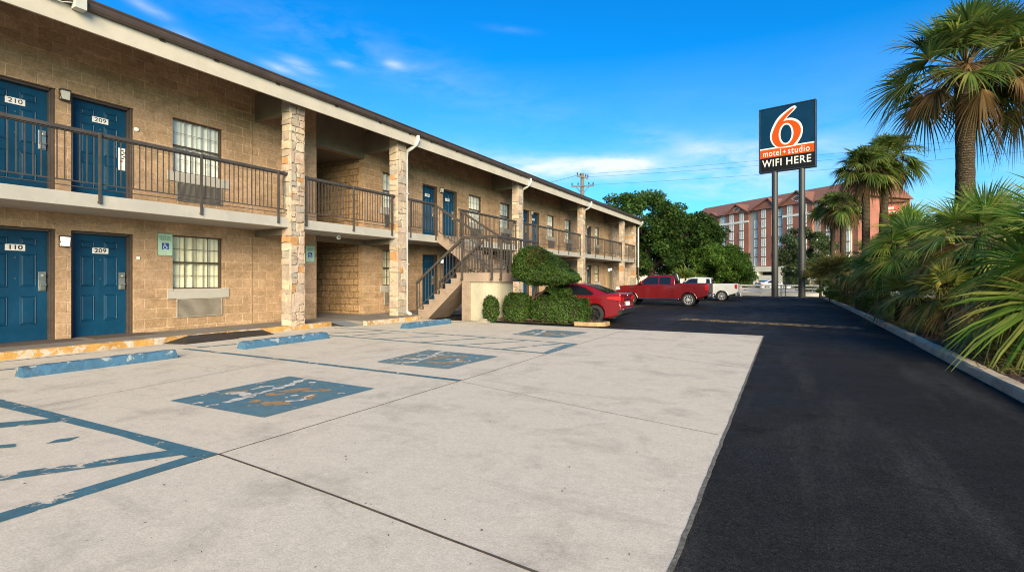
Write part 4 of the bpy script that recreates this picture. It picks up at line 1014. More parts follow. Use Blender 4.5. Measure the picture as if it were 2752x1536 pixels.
    mb = MB(); mb.box(-.02, -.80, .84, .03, .80, 1.41, 0); mb.box(-.035, -.12, 1.22, -.015, .12, 1.29, 1); mb.build('tailgate', [tailgate or pm, TRIM], root, local=True, bevel=.015)
    mb = MB(); mb.box(-.16, -.95, .55, .06, .95, .76); mb.bar((-.28, 0, .50), (.1, 0, .50), .08, .08); mb.build('rear_bumper', CHROME, root, local=True, bevel=.04)
    mb = MB(); mb.box(5.80, -.90, .50, 5.94, .90, .74); mb.build('front_bumper', CHROME, root, local=True, bevel=.04)
    mb = MB(); mb.box(5.78, -.62, .78, 5.88, .62, 1.14); mb.build('grille', CHROME, root, local=True, bevel=.03)
    mb = MB(); mb.box(-.172, -.16, .60, -.15, .16, .72); mb.build('number_plate', PLATEM, root, local=True)
    mb = MB(); mb.box(.3, -.8, .42, 5.5, .8, .80); mb.build('underbody', ARCH, root, local=True)
    return root
make_sedan((-4.60, 15.82, 0), .875, RAD(180), RED, 'dark red sedan parked nose in behind the clipped hedge')
make_pickup((-3.72, 27.6, 0), .82, RAD(180), REDT, 'red crew cab pickup truck with silver wheels parked facing the motel', RIMS, tailgate=plain('tailgate_reflection_grey', (.075, .06, .05), .4, .3, 4, .1))  # dark grey tailgate colour stands in for what it reflects
make_pickup((-3.05, 34.95, 0), .775, RAD(180), WHITEC, 'white pickup truck partly hidden behind the red one', RIMS, two_door=True)
sp = tag(empty('spare_wheel', (-5.42, 27.25, 1.16)), 'spare wheel standing upright in the bed of the red truck', 'wheel')
mb = MB(); Mx = Matrix.Translation((-5.34, 27.25, 1.47)) @ Matrix.Rotation(RAD(72), 4, 'Y'); mb.lathe([(.20, -.07), (.27, -.08), (.30, -.04), (.30, .04), (.27, .08), (.20, .07)], 24, 0, Mx); mb.build('tyre', TYRE, sp, smooth=40)
mb = MB(); mb.lathe([(.03, .05), (.20, .05), (.20, .06), (.17, .06)], 24, 0, Mx); mb.lathe([(0, .04), (.19, .03)], 20, 1, Mx)
for k in range(8):
    a = k * math.pi / 4; t_ = MB(); t_.bar((0, 0, .055), (.19 * math.cos(a), .19 * math.sin(a), .055), .025, .02); mb.add(t_.v, t_.f, 0, Mx)
mb.build('rim', [RIMS, ARCH], sp)
# ================================================================ the motel sign on two poles
W6, ZB, ZT = 3.83, 9.52, 14.42; H6 = ZT - ZB
SL, SR = Vector((-2.28, 43.4, 0)), Vector((1.45, 42.62, 0))
yaw = math.atan2(SR.y - SL.y, SR.x - SL.x); sc0 = (SL + SR) / 2
pole_sign = tag(empty('pole_sign', (sc0.x, sc0.y, 0), yaw), 'tall blue, orange and black motel sign raised on two dark poles', 'sign')
NAVY = plain('sign_navy', (.002, .025, .060), .45, .12, .8, 0, spec=.15); ORANGE = plain('sign_orange', (.47, .060, .004), .45, .06, 1, 0, spec=.15); SWHITE = plain('sign_white', (.62, .60, .56), .5, .04, 1, 0, spec=.2); SBLACK = plain('sign_black', (.008, .008, .0085), .5, .1, 1, 0, spec=.15); POLE = plain('dark_pole', (.030, .028, .027), .5, .3, 1.2, .1, 20)
mb = MB(); fw = .09
mb.box(-W6 / 2, -.22, ZB, W6 / 2, .22, ZB + fw); mb.box(-W6 / 2, -.22, ZT - fw, W6 / 2, .22, ZT); mb.box(-W6 / 2, -.22, ZB + fw, -W6 / 2 + fw, .22, ZT - fw); mb.box(W6 / 2 - fw, -.22, ZB + fw, W6 / 2, .22, ZT - fw)
mb.build('cabinet_frame', plain('cabinet_dark', (.010, .016, .028), .4, .1), pole_sign, local=True, bevel=.015)
def vz(v): return ZT - v * H6
mb = MB(); i0 = W6 / 2 - fw
def bothbox(mb, v0, v1, mi, y=.19): mb.box(-i0, -y, vz(v1), i0, y, vz(v0), mi)
bothbox(mb, .02, .625, 0); bothbox(mb, .625, .645, 1, .196); bothbox(mb, .645, .775, 2, .194); bothbox(mb, .775, .98, 3, .188)
face = mb.build('sign_face', [NAVY, SWHITE, ORANGE, SBLACK], pole_sign, local=True)
def to_uv(p):
    u = (p[0] - 272) / 1000; t = 235 - 160 * u; b = 1340 - 82 * u
    return (u - .5) * W6, ZT - (p[1] - t) / (b - t) * H6
def smooth_loop(pts, corners=(), n=6):
    N = len(pts); o = []
    for i in range(N):
        p0, p1, p2, p3 = (Vector(pts[(i + k) % N]) for k in (-1, 0, 1, 2))
        if i in corners: p0 = p1
        if (i + 1) % N in corners: p3 = p2
        for k in range(n):
            t = k / n; o.append(.5 * ((2 * p1) + (p2 - p0) * t + (2 * p0 - 5 * p1 + 4 * p2 - p3) * t * t + (3 * p1 - p0 - 3 * p2 + p3) * t ** 3))
    return o
from mathutils.geometry import tessellate_polygon
def filled(mb, loops, y, mi=0):
    L = [[Vector((p[0], p[1], 0)) for p in l] for l in loops]; tr = tessellate_polygon(L); fl = [p for l in L for p in l]
    mb.add([(p.x, y, p.y) for p in fl], [tuple(t) for t in tr], mi)
wo = [(944, 200), (905, 180), (832, 215), (740, 278), (650, 350), (580, 435), (522, 540), (490, 625), (478, 705), (486, 765), (508, 815), (545, 865), (600, 905), (760, 905), (930, 880), (985, 805), (1032, 720), (1053, 620), (1046, 545), (1012, 472), (952, 422), (880, 394), (822, 390), (766, 400), (800, 362), (850, 312), (905, 260), (938, 222)]
oo = [(908, 212), (850, 236), (760, 302), (672, 385), (602, 472), (552, 570), (518, 660), (512, 730), (530, 800), (566, 850), (622, 888), (700, 890), (800, 878), (885, 868), (932, 818), (985, 740), (1018, 655), (1018, 572), (985, 502), (930, 455), (862, 432), (790, 428), (716, 442), (762, 385), (830, 312), (890, 246)]
el = lambda cx, cy, rx, ry: [(cx + rx * math.cos(a) * (1 + .0), cy + ry * math.sin(a) - .12 * rx * math.cos(a)) for a in np.linspace(0, 2 * math.pi, 33)[:-1]]
for s_ in (-1, 1):
    fl = lambda l: [(p[0], p[1]) if s_ < 0 else (-p[0], p[1]) for p in (to_uv(q) for q in l)]
    mb = MB()
    filled(mb, [fl(smooth_loop(wo, (12, 14, 23))), fl(el(764, 665, 98, 160))], s_ * .198, 0)
    filled(mb, [fl(smooth_loop(oo, (13, 22))), fl(el(764, 665, 130, 188))], s_ * .202, 1)
    if s_ > 0: mb.f = [f[::-1] for f in mb.f]
    mb.build('numeral_six', [SWHITE, ORANGE], face, local=True, recalc=False)
def fit(txt, w, h, bold, space=1.0):
    v, f = text2d(txt, 1.0, bold, 1.0, 0, space); xs = [p[0] for p in v]; zs = [p[1] for p in v]
    return [((p[0] - (min(xs) + max(xs)) / 2) * w / (max(xs) - min(xs)), (p[1] - (min(zs) + max(zs)) / 2) * h / (max(zs) - min(zs))) for p in v], f
for s_ in (-1, 1):
    for txt, w, h, b, xc, v_ in (('motel', .315 * W6, .095 * H6, .005, -.258 * W6, .708), ('+',   .055 * W6, .045 * H6, .006, -.037 * W6, .712), ('studio', .370 * W6, .095 * H6, .005, .212 * W6, .708), ('WIFI', .350 * W6, .112 * H6, .012, -.262 * W6, .862), ('HERE', .425 * W6, .112 * H6, .012, .210 * W6, .862)):
        v, f = fit(txt, w, h, b, 1.13); mb = MB(); mb.add([((xc + p[0]) * (1 if s_ < 0 else -1), s_ * .203, vz(v_) + p[1]) for p in v], [t if s_ < 0 else t[::-1] for t in f], 0)
        mb.build('lettering', SWHITE, face, local=True, recalc=False)
for x in (-.84, .98):
    mb = MB(); mb.tube([(x, 0, -.02), (x, 0, 4.6), (x, 0, 4.62), (x, 0, ZB + .02)], [.235, .235, .215, .215], 20); p = mb.build('pole', POLE, pole_sign, local=True, smooth=40)
    mb = MB(); mb.box(x - .36, -.36, -.02, x + .36, .36, .05); mb.tube([(x, 0, 4.52), (x, 0, 4.66)], .243, 20); mb.build('collar', POLE, p, local=True)
# ---------------------------------------------------------------- fence at the end of the lot
fence = tag(empty('rail_fence', (-3, 45.2, 0)), 'low weathered white rail fence at the far end of the lot', 'fence')
FW = plain('weathered_white_wood', (.50, .47, .43), .8, .2, 4, .3, 30, dirt=(.25, .22, .18, .5))
for x in np.arange(-11, 2.2, 1.45):
    mb = MB(); mb.box(x - .06, 45.14, -.03, x + .06, 45.26, .92); mb.build('post', FW, fence, bevel=.01)
for i, z in enumerate((.30, .56, .82)):
    mb = MB(); mb.box(-11.1, 45.08, z, 1.9, 45.139, z + .12); mb.build('rail', FW, fence, bevel=.008)
wallf = MB(); wallf.box(-13, 47.0, -.02, 2.6, 47.25, .34); tag(wallf.build('low_wall', PALE, base=(-5, 47.1, 0)), 'low pale retaining wall behind the white rail fence', 'wall')
mp = tag(empty('sign_post', (-.55, 44.4, 0)), 'thin dark post standing between the two sign poles', 'post')
mb = MB(); mb.tube([(-.55, 44.4, 0), (-.55, 44.4, 1.15)], .03, 8); mb.build('post', POLE, mp); mb = MB(); mb.box(-.67, 44.36, .95, -.43, 44.38, 1.2); mb.build('plate', POLE, mp)
# ---------------------------------------------------------------- utility pole and its wires
ppt = at(1565, 62, 466); zt = ppt.z
up = tag(empty('utility_pole', (ppt.x, ppt.y, 0)), 'weathered grey utility pole with crossarms rising behind the motel roof', 'utility pole')
WOODP = plain('weathered_pole_wood', (.13, .115, .10), .9, .25, 3, .3, 30); INS = plain('insulator', (.06, .05, .045), .4, .1)
mb = MB(); mb.tube([(ppt.x, ppt.y, -.03), (ppt.x, ppt.y, 8), (ppt.x, ppt.y, zt)], [.30, .27, .22], 12); mb.build('shaft', WOODP, up, smooth=40)
for (h, w) in ((zt - .35, 1.25), (zt - 1.65, 2.5)):
    a = Vector((ppt.x - w * .55 * ct, ppt.y - w * .55 * st, h)); b = Vector((ppt.x + w * .55 * ct, ppt.y + w * .55 * st, h + .1 * (1 if w > 2 else -3)))
    mb = MB(); mb.bar(a + Vector((st, -ct, 0)) * .25, b + Vector((st, -ct, 0)) * .25, .14, .17); c = mb.build('crossarm', WOODP, up)
    for t in (.03, .3, .78, .97):
        q = a.lerp(b, t) + Vector((st, -ct, 0)) * .25; mb = MB(); mb.lathe([(.03, 0), (.06, .1), (.1, .16), (.06, .22), (.09, .28), (.03, .36), (0, .37)], 10, 0, Matrix.Translation(q + Vector((0, 0, .08)))); mb.build('insulator', INS, c)
    if w > 2:
        for e in (a, b):
            mb = MB(); mb.bar(a.lerp(b, .5).lerp(e, .62) + Vector((st, -ct, 0)) * .25, (ppt.x, ppt.y, h - .9), .06, .06); mb.build('brace', INS, c)
mb = MB(); mb.lathe([(0, -.35), (.2, -.35), (.22, .3), (.1, .42), (0, .42)], 12, 0, Matrix.Translation((ppt.x + .55 * ct, ppt.y + .55 * st, zt - 4.35))); mb.bar((ppt.x - .7 * ct, ppt.y - .7 * st, zt - 3.9), (ppt.x + .8 * ct, ppt.y + .8 * st, zt - 4.05), .1, .12); mb.build('transformer', INS, up)
WIREM = plain('wire_black', (.02, .02, .022), .6, .1)
def wire(p, q, r, sag, label, n=28):
    pts = []
    for i in range(n + 1):
        t = i / n; v = Vector(p).lerp(Vector(q), t); v.z -= sag * 4 * t * (1 - t); pts.append(v)
    mb = MB(); mb.tube(pts, r, 5); o = mb.build('power_line', WIREM, base=tuple(p)); return tag(o, label, 'power line', 'overhead power lines')
tops = (ppt.x, ppt.y, zt - .1)
wire(tops, at(3300, 40, 292), .012, .5, 'uppermost power line running from the pole top towards the big palm')
wire((ppt.x + .5, ppt.y, zt - .5), at(3300, 39, 318), .012, .5, 'middle power line running right from the utility pole behind the sign')
wire((ppt.x + 1.0, ppt.y, zt - 1.5), at(3300, 38.4, 350), .012, .5, 'lowest power line running right from the lower crossarm')
wire((ppt.x - .2, ppt.y, zt - .1), at(1100, 95, 560), .022, .6, 'power line running left from the pole behind the motel roof')
# ================================================================ the brick hotel beyond the street
HA, HB = Vector((-39.3, 170.5, 0)), Vector((11.6, 128.8, 0))
hd = (HB - HA).normalized(); hyaw = math.atan2(hd.y, hd.x); HL = (HB - HA).length
hotel = tag(empty('brick_hotel', tuple(HA), hyaw), 'large red brick hotel with brown gabled roof behind the trees', 'building')
def hs(px, off=0.0):
    r = Vector((-st + ct * (px - CX) / FOC, ct + st * (px - CX) / FOC)); nrm = Vector((-hd.y, hd.x)); o = HA.xy + nrm * off
    det = r.x * (-hd.y) + hd.x * r.y; t = (o.x * (-hd.y) + hd.x * o.y) / det
    p = r * t; return (p - o).dot(hd.xy), t
def hzz(px, py, off=0.0): return CAMH + (HZ - py) * hs(px, off)[1] / FOC
BR = NM('hotel_brick'); _p = BR.pos('obj'); _b = BR.n('TexBrick'); _s = BR.n('SeparateXYZ'); BR.put(_s.inputs[0], _p); _c = BR.n('CombineXYZ'); BR.put(_c.inputs[0], BR.math('ADD', _s.outputs[0], _s.outputs[1])); BR.put(_c.inputs[1], _s.outputs[2]); BR.put(_b.inputs['Vector'], _c.outputs[0])
_b.inputs['Scale'].default_value = 1; _b.inputs['Brick Width'].default_value = .3; _b.inputs['Row Height'].default_value = .1; _b.inputs['Mortar Size'].default_value = .008
_b.inputs['Color1'].default_value = (.265, .088, .058, 1); _b.inputs['Color2'].default_value = (.215, .070, .046, 1); _b.inputs['Mortar'].default_value = (.34, .18, .13, 1)
BR = BR.out(BR.scale(_b.outputs[0], BR.rng(BR.noise(_p, .4, 5), .3, .7, .8, 1.2)), .85)
HROOF = NM('brown_hotel_shingle'); _p = HROOF.pos('obj'); HROOF = HROOF.out(HROOF.scale(HROOF.mix(HROOF.noise(_p, 3, 4), (.15, .062, .042), (.20, .085, .06)), HROOF.rng(HROOF.noise(_p, 1.3, 9, .8), .3, .7, .7, 1.3)), .9, HROOF.bump(HROOF.noise(_p, 8, 4), .4, .05))
HGREY = plain('hotel_grey_panel', (.33, .30, .27), .7, .1, .5, .1, 5); HCREAM = plain('hotel_cream', (.68, .59, .45), .7, .08, .4, .1, 5); HWHITE = plain('hotel_white_trim', (.62, .595, .55), .6, .06, 1, 0); HGL = plain('hotel_window_glass', (.40, .42, .42), .35, .45, 1.1, 0, spec=.7); HTRIM = plain('hotel_brown_trim', (.12, .055, .035), .7, .1, 1, 0); HDARK = plain('garage_dark', (.02, .017, .014), .9, .2); HWARM = plain('garage_warm_light', (.50, .30, .09), .8, .25, .6, 0)  # HWARM: warm light inside the garage put into the colour
EZ = 19.3
mb = MB(); mb.box(0, .6, -.05, HL, 18, EZ); mb.build('wall', BR, hotel, local=True)
def bay(px0, px1, y0, name, mat, z0=4.5, z1=EZ):
    a, b = hs(px0)[0], hs(px1)[0]; mb = MB(); mb.box(a, y0, z0, b, .599, z1); return mb.build(name, mat, hotel, local=True)
bay(1952, 2012, 0, 'brick_bay', BR); bay(2037, 2073, -.05, 'brick_bay', BR); bay(2104, 2184, -.1, 'brick_bay', BR); bay(1898, 1930, .2, 'brick_bay', BR)
bay(2012.4, 2036.6, .4, 'grey_bay', HGREY); bay(2074, 2103.6, .4, 'grey_bay', HGREY); bay(2184.5, 2200, .4, 'grey_bay', HGREY); bay(1930.5, 1951, .4, 'grey_bay', HGREY); bay(2262, 2285, .35, 'grey_bay', HCREAM)
# white band
mb = MB()
for a, b, y in ((1898, 2012, -.12), (2104, 2184, -.22), (2200, 2262, .46)): mb.box(hs(a)[0], y, 16.35, hs(b)[0], y + .1 if y < 0 else .599, 16.9)
mb.build('white_band', HWHITE, hotel, local=True)
def hwin(a, b, z0, z1, y, arch_=False):
    mb = MB(); fwd = .16
    mb.box(a, y - .06, z0, a + fwd, y + .02, z1); mb.box(b - fwd, y - .06, z0, b, y + .02, z1); mb.box(a + fwd, y - .06, z0, b - fwd, y + .02, z0 + .14); mb.box(a + fwd, y - .06, z1 - .14, b - fwd, y + .02, z1)
    mb.box((a + b) / 2 - .05, y - .05, z0 + .14, (a + b) / 2 + .05, y + .01, z1 - .14); mb.box(a + fwd, y - .045, (z0 * .6 + z1 * .4) - .05, b - fwd, y + .005, (z0 * .6 + z1 * .4) + .05)
    w = mb.build('window', HWHITE, hotel, local=True)
    mb = MB(); mb.box(a + fwd, y - .02, z0 + .14, b - fwd, y + .018, z1 - .14); mb.build('pane', HGL, w, local=True)
def column(px0, px1, y, rows):
    a, b = hs(px0)[0], hs(px1)[0]
    for k in rows: hwin(a, b, 4.75 + 2.43 * k, 4.75 + 2.43 * k + 2.15, y)
    if len(rows) > 1:
        for k in rows[:-1]: MB().box(a, y - .03, 4.75 + 2.43 * k + 2.15, b, y + .03, 4.75 + 2.43 * (k + 1)).build('spandrel', HTRIM, hotel, local=True)
R6 = [0, 1, 2, 3, 4, 5]
column(1961, 1971.5, -.02, R6); column(1988, 1998.5, -.02, R6); column(2024, 2034.5, .38, [0, 1, 2, 3, 4]); column(2047, 2058.5, -.07, R6); column(2089, 2101.5, .38, R6); column(2116, 2130, -.12, R6); column(2158, 2169, -.12, R6); column(1907, 1919, .18, R6); column(1934, 1950, .38, R6); column(1840, 1852, .58, [0, 1, 2, 3]); column(1800, 1812, .58, [0, 1, 2, 3]); column(2215, 2228, .58, R6); column(2266, 2280, .33, [0, 1, 2, 3, 4])
# podium with parking level
mb = MB(); pz = [(-.05, .02), (1.0, 2.3), (3.2, 4.5)]
mb.box(hs(1985)[0], -1.6, 1.05, HL + 2, .598, 2.3); mb.box(hs(1985)[0], -1.6, 3.2, HL + 2, .598, 4.5)
for px in (1985, 2036, 2102, 2175, 2240): s0 = hs(px)[0]; mb.box(s0, -1.58, -.05, s0 + 1.4, .597, 4.4)
mb.build('podium', HCREAM, hotel, local=True)
mb = MB(); mb.box(hs(1985)[0], .3, -.05, HL, .5, 1.2, 0); mb.box(hs(1985)[0], .3, 2.3, HL, .5, 3.2, 1); mb.build('garage_opening', [HWARM, HDARK], hotel, local=True)  # lower panel has the warm interior light painted in; slot above plain dark
# main roof with a hip at the left end, gables with diamonds
ry = 8.5; rz = 23.8; sl = hs(1868, 0)[0]; s2 = hs(1895, ry)[0]
mb = MB()
mb.add([(sl - 3, -.6, EZ - .1), (HL + 1, -.6, EZ - .1), (HL + 1, ry, rz), (s2, ry, rz), (sl - 3, 17.6, EZ - .1), (HL + 1, 17.6, EZ - .1)], [(0, 1, 2, 3), (3, 2, 5, 4), (0, 3, 4), (1, 5, 2), (0, 4, 5, 1)])
mb.add([(-2, -.3, 15.4), (sl - 2.9, -.3, 15.4), (sl - 2.9, 8, 18.9), (2, 8, 18.9), (-2, 17, 15.4), (sl - 2.9, 17, 15.4)], [(0, 1, 2, 3), (3, 2, 5, 4), (0, 3, 4)])
hroof = mb.build('roof', HROOF, hotel, local=True)
def gable(px0, px1, pxa, pya, y, diamond):
    a, b, c = hs(px0)[0], hs(px1)[0], hs(pxa)[0]; za = hzz(pxa, pya); zb = EZ - .15; L = min(ry, (za - EZ) / (rz - EZ) * (ry + .6)) + .3
    mb = MB(); mb.prism([(a + .3, zb), (b - .3, zb), (c, za - .4)], y - .01, y + .8, 'xz'); g = mb.build('gable', BR, hotel, local=True)
    mb = MB(); t = .28
    for (p, q) in (((a - .5, zb - .15), (c, za)), ((b + .5, zb - .15), (c, za))):
        mb.add([(p[0], y - .45, p[1]), (q[0], y - .45, q[1]), (q[0], L, q[1]), (p[0], y + .3, p[1]), (p[0], y - .45, p[1] - t), (q[0], y - .45, q[1] - t), (q[0], L, q[1] - t), (p[0], y + .3, p[1] - t)], [(0, 1, 2, 3), (7, 6, 5, 4), (0, 4, 5, 1), (1, 5, 6, 2), (2, 6, 7, 3), (3, 7, 4, 0)])
    mb.build('gable_roof', HROOF, g, local=True)
    if diamond:
        w, h = (b - a) * .17, (za - zb) * .24; cz = zb + (za - zb) * .42
        for k, m, yy in ((1.0, HWHITE, y - .06), (.80, HTRIM, y - .09)):
            mb = MB(); mb.prism([(c - w * k, cz), (c, cz - h * k), (c + w * k, cz), (c, cz + h * k)], yy, yy + .05, 'xz'); mb.build('diamond_vent', m, g, local=True)
gable(1952, 2012, 1979, 548, 0, True); gable(2014, 2088, 2066, 531, -.05, False); gable(2094, 2186, 2143, 511, -.1, True); gable(1896, 1931, 1911.6, 571, .2, False)
# right hand wing with the red banner
wa, wb = at(2318, 112, 700), at(2424, 110, 700); wd = (wb - wa); wd.z = 0; wl = wd.length; wyaw = math.atan2(wd.y, wd.x)
wing = tag(empty('hotel_wing', (wa.x, wa.y, 0), wyaw), 'right end wing of the brick hotel, with a red banner behind the palm trunks', 'building')
mb = MB(); mb.box(0, 0, -.05, wl - .1, 14, 18.2); mb.build('wall', BR, wing, local=True)
mb = MB(); mb.box(-1.5, -.4, -.05, 0, 1.0, 18.2); mb.build('cream_pier', HCREAM, wing, local=True)
mb = MB(); mb.add([(-2.5, -1.1, 18.15), (wl + 1.1, -1.1, 18.15), (wl + 1.1, 15, 18.15), (-2.5, 15, 18.15), (1.5, 6.5, 21.2), (2.5, 6.5, 21.2)], [(0, 1, 5, 4), (1, 2, 5), (2, 3, 4, 5), (3, 0, 4), (3, 2, 1, 0)]); mb.build('roof', HROOF, wing, local=True)
mb = MB(); mb.box(3.4, -.1, 15.2, wl - .5, -.01, 17.5, 0)
for z, x0, x1 in ((16.75, 4.0, 6.0), (15.85, 4.0, 6.4)):
    x = x0
    while x < x1: w = random.uniform(.18, .3); mb.box(x, -.12, z, x + w, -.101, z + .42, 1); x += w + .1
mb.box(wl - 1.4, -.12, 15.8, wl - .7, -.101, 16.3, 1); mb.build('red_banner', [plain('banner_red', (.50, .022, .022), .6, .08, .5, 0), HWHITE], wing, local=True)
mb = MB(); mb.box(3.4, -.08, 14.4, wl - .2, -.011, 15.0); mb.build('white_band', HWHITE, wing, local=True)
# small pale house roof and black monument sign beyond the street
hp = at(1778, 70, 730); mb = MB()
hr = tag(empty('low_house', (hp.x, hp.y, 0), .4), 'low pale building with grey roof glimpsed under the big tree', 'building')
mb.box(-5, 0, -.05, 5, 6, 2.2); mb.build('wall', HCREAM, hr, local=True); mb = MB(); mb.prism([(-.6, 2.1), (6.6, 2.1), (3, 3.9)], -5.5, 5.5, 'yz'); mb.build('roof', plain('grey_metal_roof', (.16, .16, .165), .6, .1), hr, local=True)
ms = at(2124, 62, 757); msr = tag(empty('monument_sign', (ms.x, ms.y, 0), .1), 'black board sign with a white ring emblem behind the sign poles', 'sign')
mb = MB(); mb.box(-.85, -.08, .72, .85, .08, 1.75, 0); mb.box(-.6, -.05, -.03, -.5, .05, .72, 0); mb.box(.5, -.05, -.03, .6, .05, .72, 0); mb.build('board', SBLACK, msr, local=True)
mb = MB(); mb.lathe([(.16, .0), (.21, .0), (.21, .01), (.16, .01)], 20, 0, Matrix.Translation((-.2, -.085, 1.32)) @ Matrix.Rotation(RAD(90), 4, 'X')); mb.box(-.35, -.09, .95, -.05, -.082, 1.0); mb.build('emblem', SWHITE, msr, local=True)
make_sedan((at(2036, 66, 775).x, at(2036, 66, 775).y, 0), .87, RAD(30), SILV, 'small silver car on the street beyond the white rail fence', RIMS)
# ================================================================ plants
class Leaves:
    def __init__(s): s.V = []; s.n = 0; s.F = []; s.mi = []
    def add(s, V, F, mi=0):
        V = np.asarray(V, np.float32).reshape(-1, 3); F = np.asarray(F, np.int64).reshape(-1, 4)
        s.V.append(V); s.F.append(F + s.n); s.mi.append(np.full(len(F), mi, np.int32)); s.n += len(V)
    def obj(s, name, mats, parent=None, base=None):
        return np_obj(name, np.concatenate(s.V), np.concatenate(s.F), mats, parent, base, np.concatenate(s.mi) if isinstance(mats, (list, tuple)) else None)
def nrm(a): return a / np.maximum(1e-9, np.linalg.norm(a, axis=-1, keepdims=True))
def leaf_quads(P, size, flat=.35, asp=.55, nrml=None, jit=.35):
    """one pointed leaf (a bent pair of quads) at every point"""
    n = len(P); N = rng.normal(size=(n, 3)); N[:, 2] = np.abs(N[:, 2]) + flat
    if nrml is not None: N = N * .55 + nrml
    N = nrm(N); A = nrm(np.cross(N, rng.normal(size=(n, 3)))); B = np.cross(N, A)
    s = size * rng.uniform(1 - jit, 1 + jit, (n, 1)); L = A * s; Wd = B * s * asp * .5
    bend = N * s * .12
    V = np.stack([P - L * .5, P - Wd - bend * 0, P + L * .5 - bend, P + Wd], 1)
    return V.reshape(-1, 3), np.arange(n * 4).reshape(-1, 4)
def fan(LV, c, d, R, nl, spread, droop, width, fold=.25, mi=0, twist=0.0, ragged=.12):
    d = np.array(d, float); d /= np.linalg.norm(d); up = np.array([0, 0, 1.])
    s = np.cross(d, up); s = s / max(1e-6, np.linalg.norm(s)) if np.linalg.norm(s) > .05 else np.array([1., 0, 0])
    n = np.cross(s, d)
    s, n = s * math.cos(twist) + n * math.sin(twist), n * math.cos(twist) - s * math.sin(twist)
    ph = np.linspace(-spread, spread, nl) + rng.normal(0, .02, nl)
    dirs = nrm(np.cos(ph)[:, None] * d + np.sin(ph)[:, None] * s + (fold * np.abs(np.sin(ph)))[:, None] * n)
    L = R * (.72 + .28 * np.cos(ph * .8)) * rng.uniform(1 - ragged, 1 + ragged * .5, nl)
    T = np.array([.02, .38, .72, 1.0]); Wt = np.array([.25, 1, .62, .05]) * width
    dr = droop * rng.uniform(.6, 1.5, nl)
    C = np.array(c)[None, None] + dirs[:, None] * (L[:, None] * T)[..., None]
    C[..., 2] -= (dr * L)[:, None] * T ** 2.4
    side = nrm(np.cross(dirs, n[None])); side = side[:, None] * Wt[None, :, None]
    vee = n[None, None] * (Wt * .5)[None, :, None]
    V = np.stack([C - side + vee, C + side + vee], 2)      # nl,4,2,3
    idx = np.arange(nl * 8).reshape(nl, 4, 2)
    F = np.stack([idx[:, :-1, 0], idx[:, :-1, 1], idx[:, 1:, 1], idx[:, 1:, 0]], -1)
    LV.add(V, F, mi)
def stalk(LV, p, q, w, sag=.05, mi=0):
    p, q = np.array(p, float), np.array(q, float); T = np.linspace(0, 1, 4); C = p + (q - p) * T[:, None]; C[:, 2] += sag * np.sin(T * math.pi)
    d = nrm(q - p); s = nrm(np.cross(d, [.1, .2, 1])) * w * .5; n = np.cross(s, d)
    for a in (s, n):
        V = np.stack([C - a, C + a], 1); idx = np.arange(8).reshape(4, 2)
        LV.add(V, np.stack([idx[:-1, 0], idx[:-1, 1], idx[1:, 1], idx[1:, 0]], -1), mi)
def fan_crown(live, dead, c, nfr, R, pet, nl, width, e0=85, e1=-50, deadfrac=.22, droop=.3, sq=1.0, deadel=-18):
    c = np.array(c, float)
    for i in range(nfr):
        t = i / (nfr - 1); el = RAD(e0 + (e1 - e0) * t ** 1.05 + rng.normal(0, 6)); az = i * 2.39996 + rng.normal(0, .15)
        d = np.array([math.cos(el) * math.cos(az), math.cos(el) * math.sin(az), math.sin(el) * sq])
        p = pet * rng.uniform(.75, 1.15) * (.55 + .45 * math.cos(el)); hub = c + d * p; hub[2] -= .12 * p * math.cos(el)
        isdead = el < RAD(deadel) and rng.random() < deadfrac * 2.4
        LV = dead if isdead else live
        eb = el - RAD(rng.uniform(6, 28)) * math.cos(el) - (RAD(25) if isdead else 0)
        db = np.array([math.cos(eb) * math.cos(az), math.cos(eb) * math.sin(az), math.sin(eb)])
        stalk(LV, c + d * .05, hub, .035 * (R / .9), .03, 1)
        Ri = R * rng.uniform(.82, 1.08) * (.72 if isdead else 1)
        fan(LV, hub, db, Ri, nl, RAD(rng.uniform(95, 125)) * (.75 if isdead else 1), (droop + .35 * t) * (1.5 if isdead else 1), width * (.7 if isdead else 1), .3 if not isdead else .7, 0, rng.normal(0, .35))
LF_PALM = m_leaf('palm_leaf_green', [(.035, .066, .014), (.065, .112, .023), (.117, .159, .037), (.219, .199, .048)], rough=.42)
LF_PALMY = m_leaf('palm_leaf_yellowing', [(.061, .103, .020), (.129, .167, .030), (.228, .210, .050), (.303, .227, .066)], rough=.5)
LF_FAN = m_leaf('fan_leaf_green', [(.057, .124, .017), (.103, .194, .028), (.167, .255, .043), (.256, .291, .063), (.327, .325, .086)], rough=.42)
LF_DEAD = m_leaf('dead_frond_tan', [(.072, .043, .019), (.136, .081, .034), (.204, .136, .064), (.102, .055, .025)], rough=.8, spec=.15)
STK = plain('leaf_stalk', (.13, .10, .04), .6, .3, 5, 0); STKD = plain('dead_leaf_stalk', (.14, .085, .045), .8, .3, 5, 0)
BARKP = NM('palm_bark'); _p = BARKP.pos(); _w = BARKP.n('TexWave'); _w.bands_direction = 'Z'; BARKP.put(_w.inputs[0], _p); _w.inputs['Scale'].default_value = 5; _w.inputs['Distortion'].default_value = 6; _w.inputs['Detail'].default_value = 4; _w.inputs['Detail Scale'].default_value = 3
BARKP = BARKP.out(BARKP.scale(BARKP.mix(_w.outputs['Fac'], (.055, .040, .026), (.105, .082, .055)), BARKP.rng(BARKP.noise(_p, 12, 7, .75), .3, .7, .6, 1.3)), .95, BARKP.bump(BARKP.math('MULTIPLY_ADD', BARKP.noise(_p, 20, 6, .7), .7, _w.outputs['Fac']), .9, .04), spec=.1)
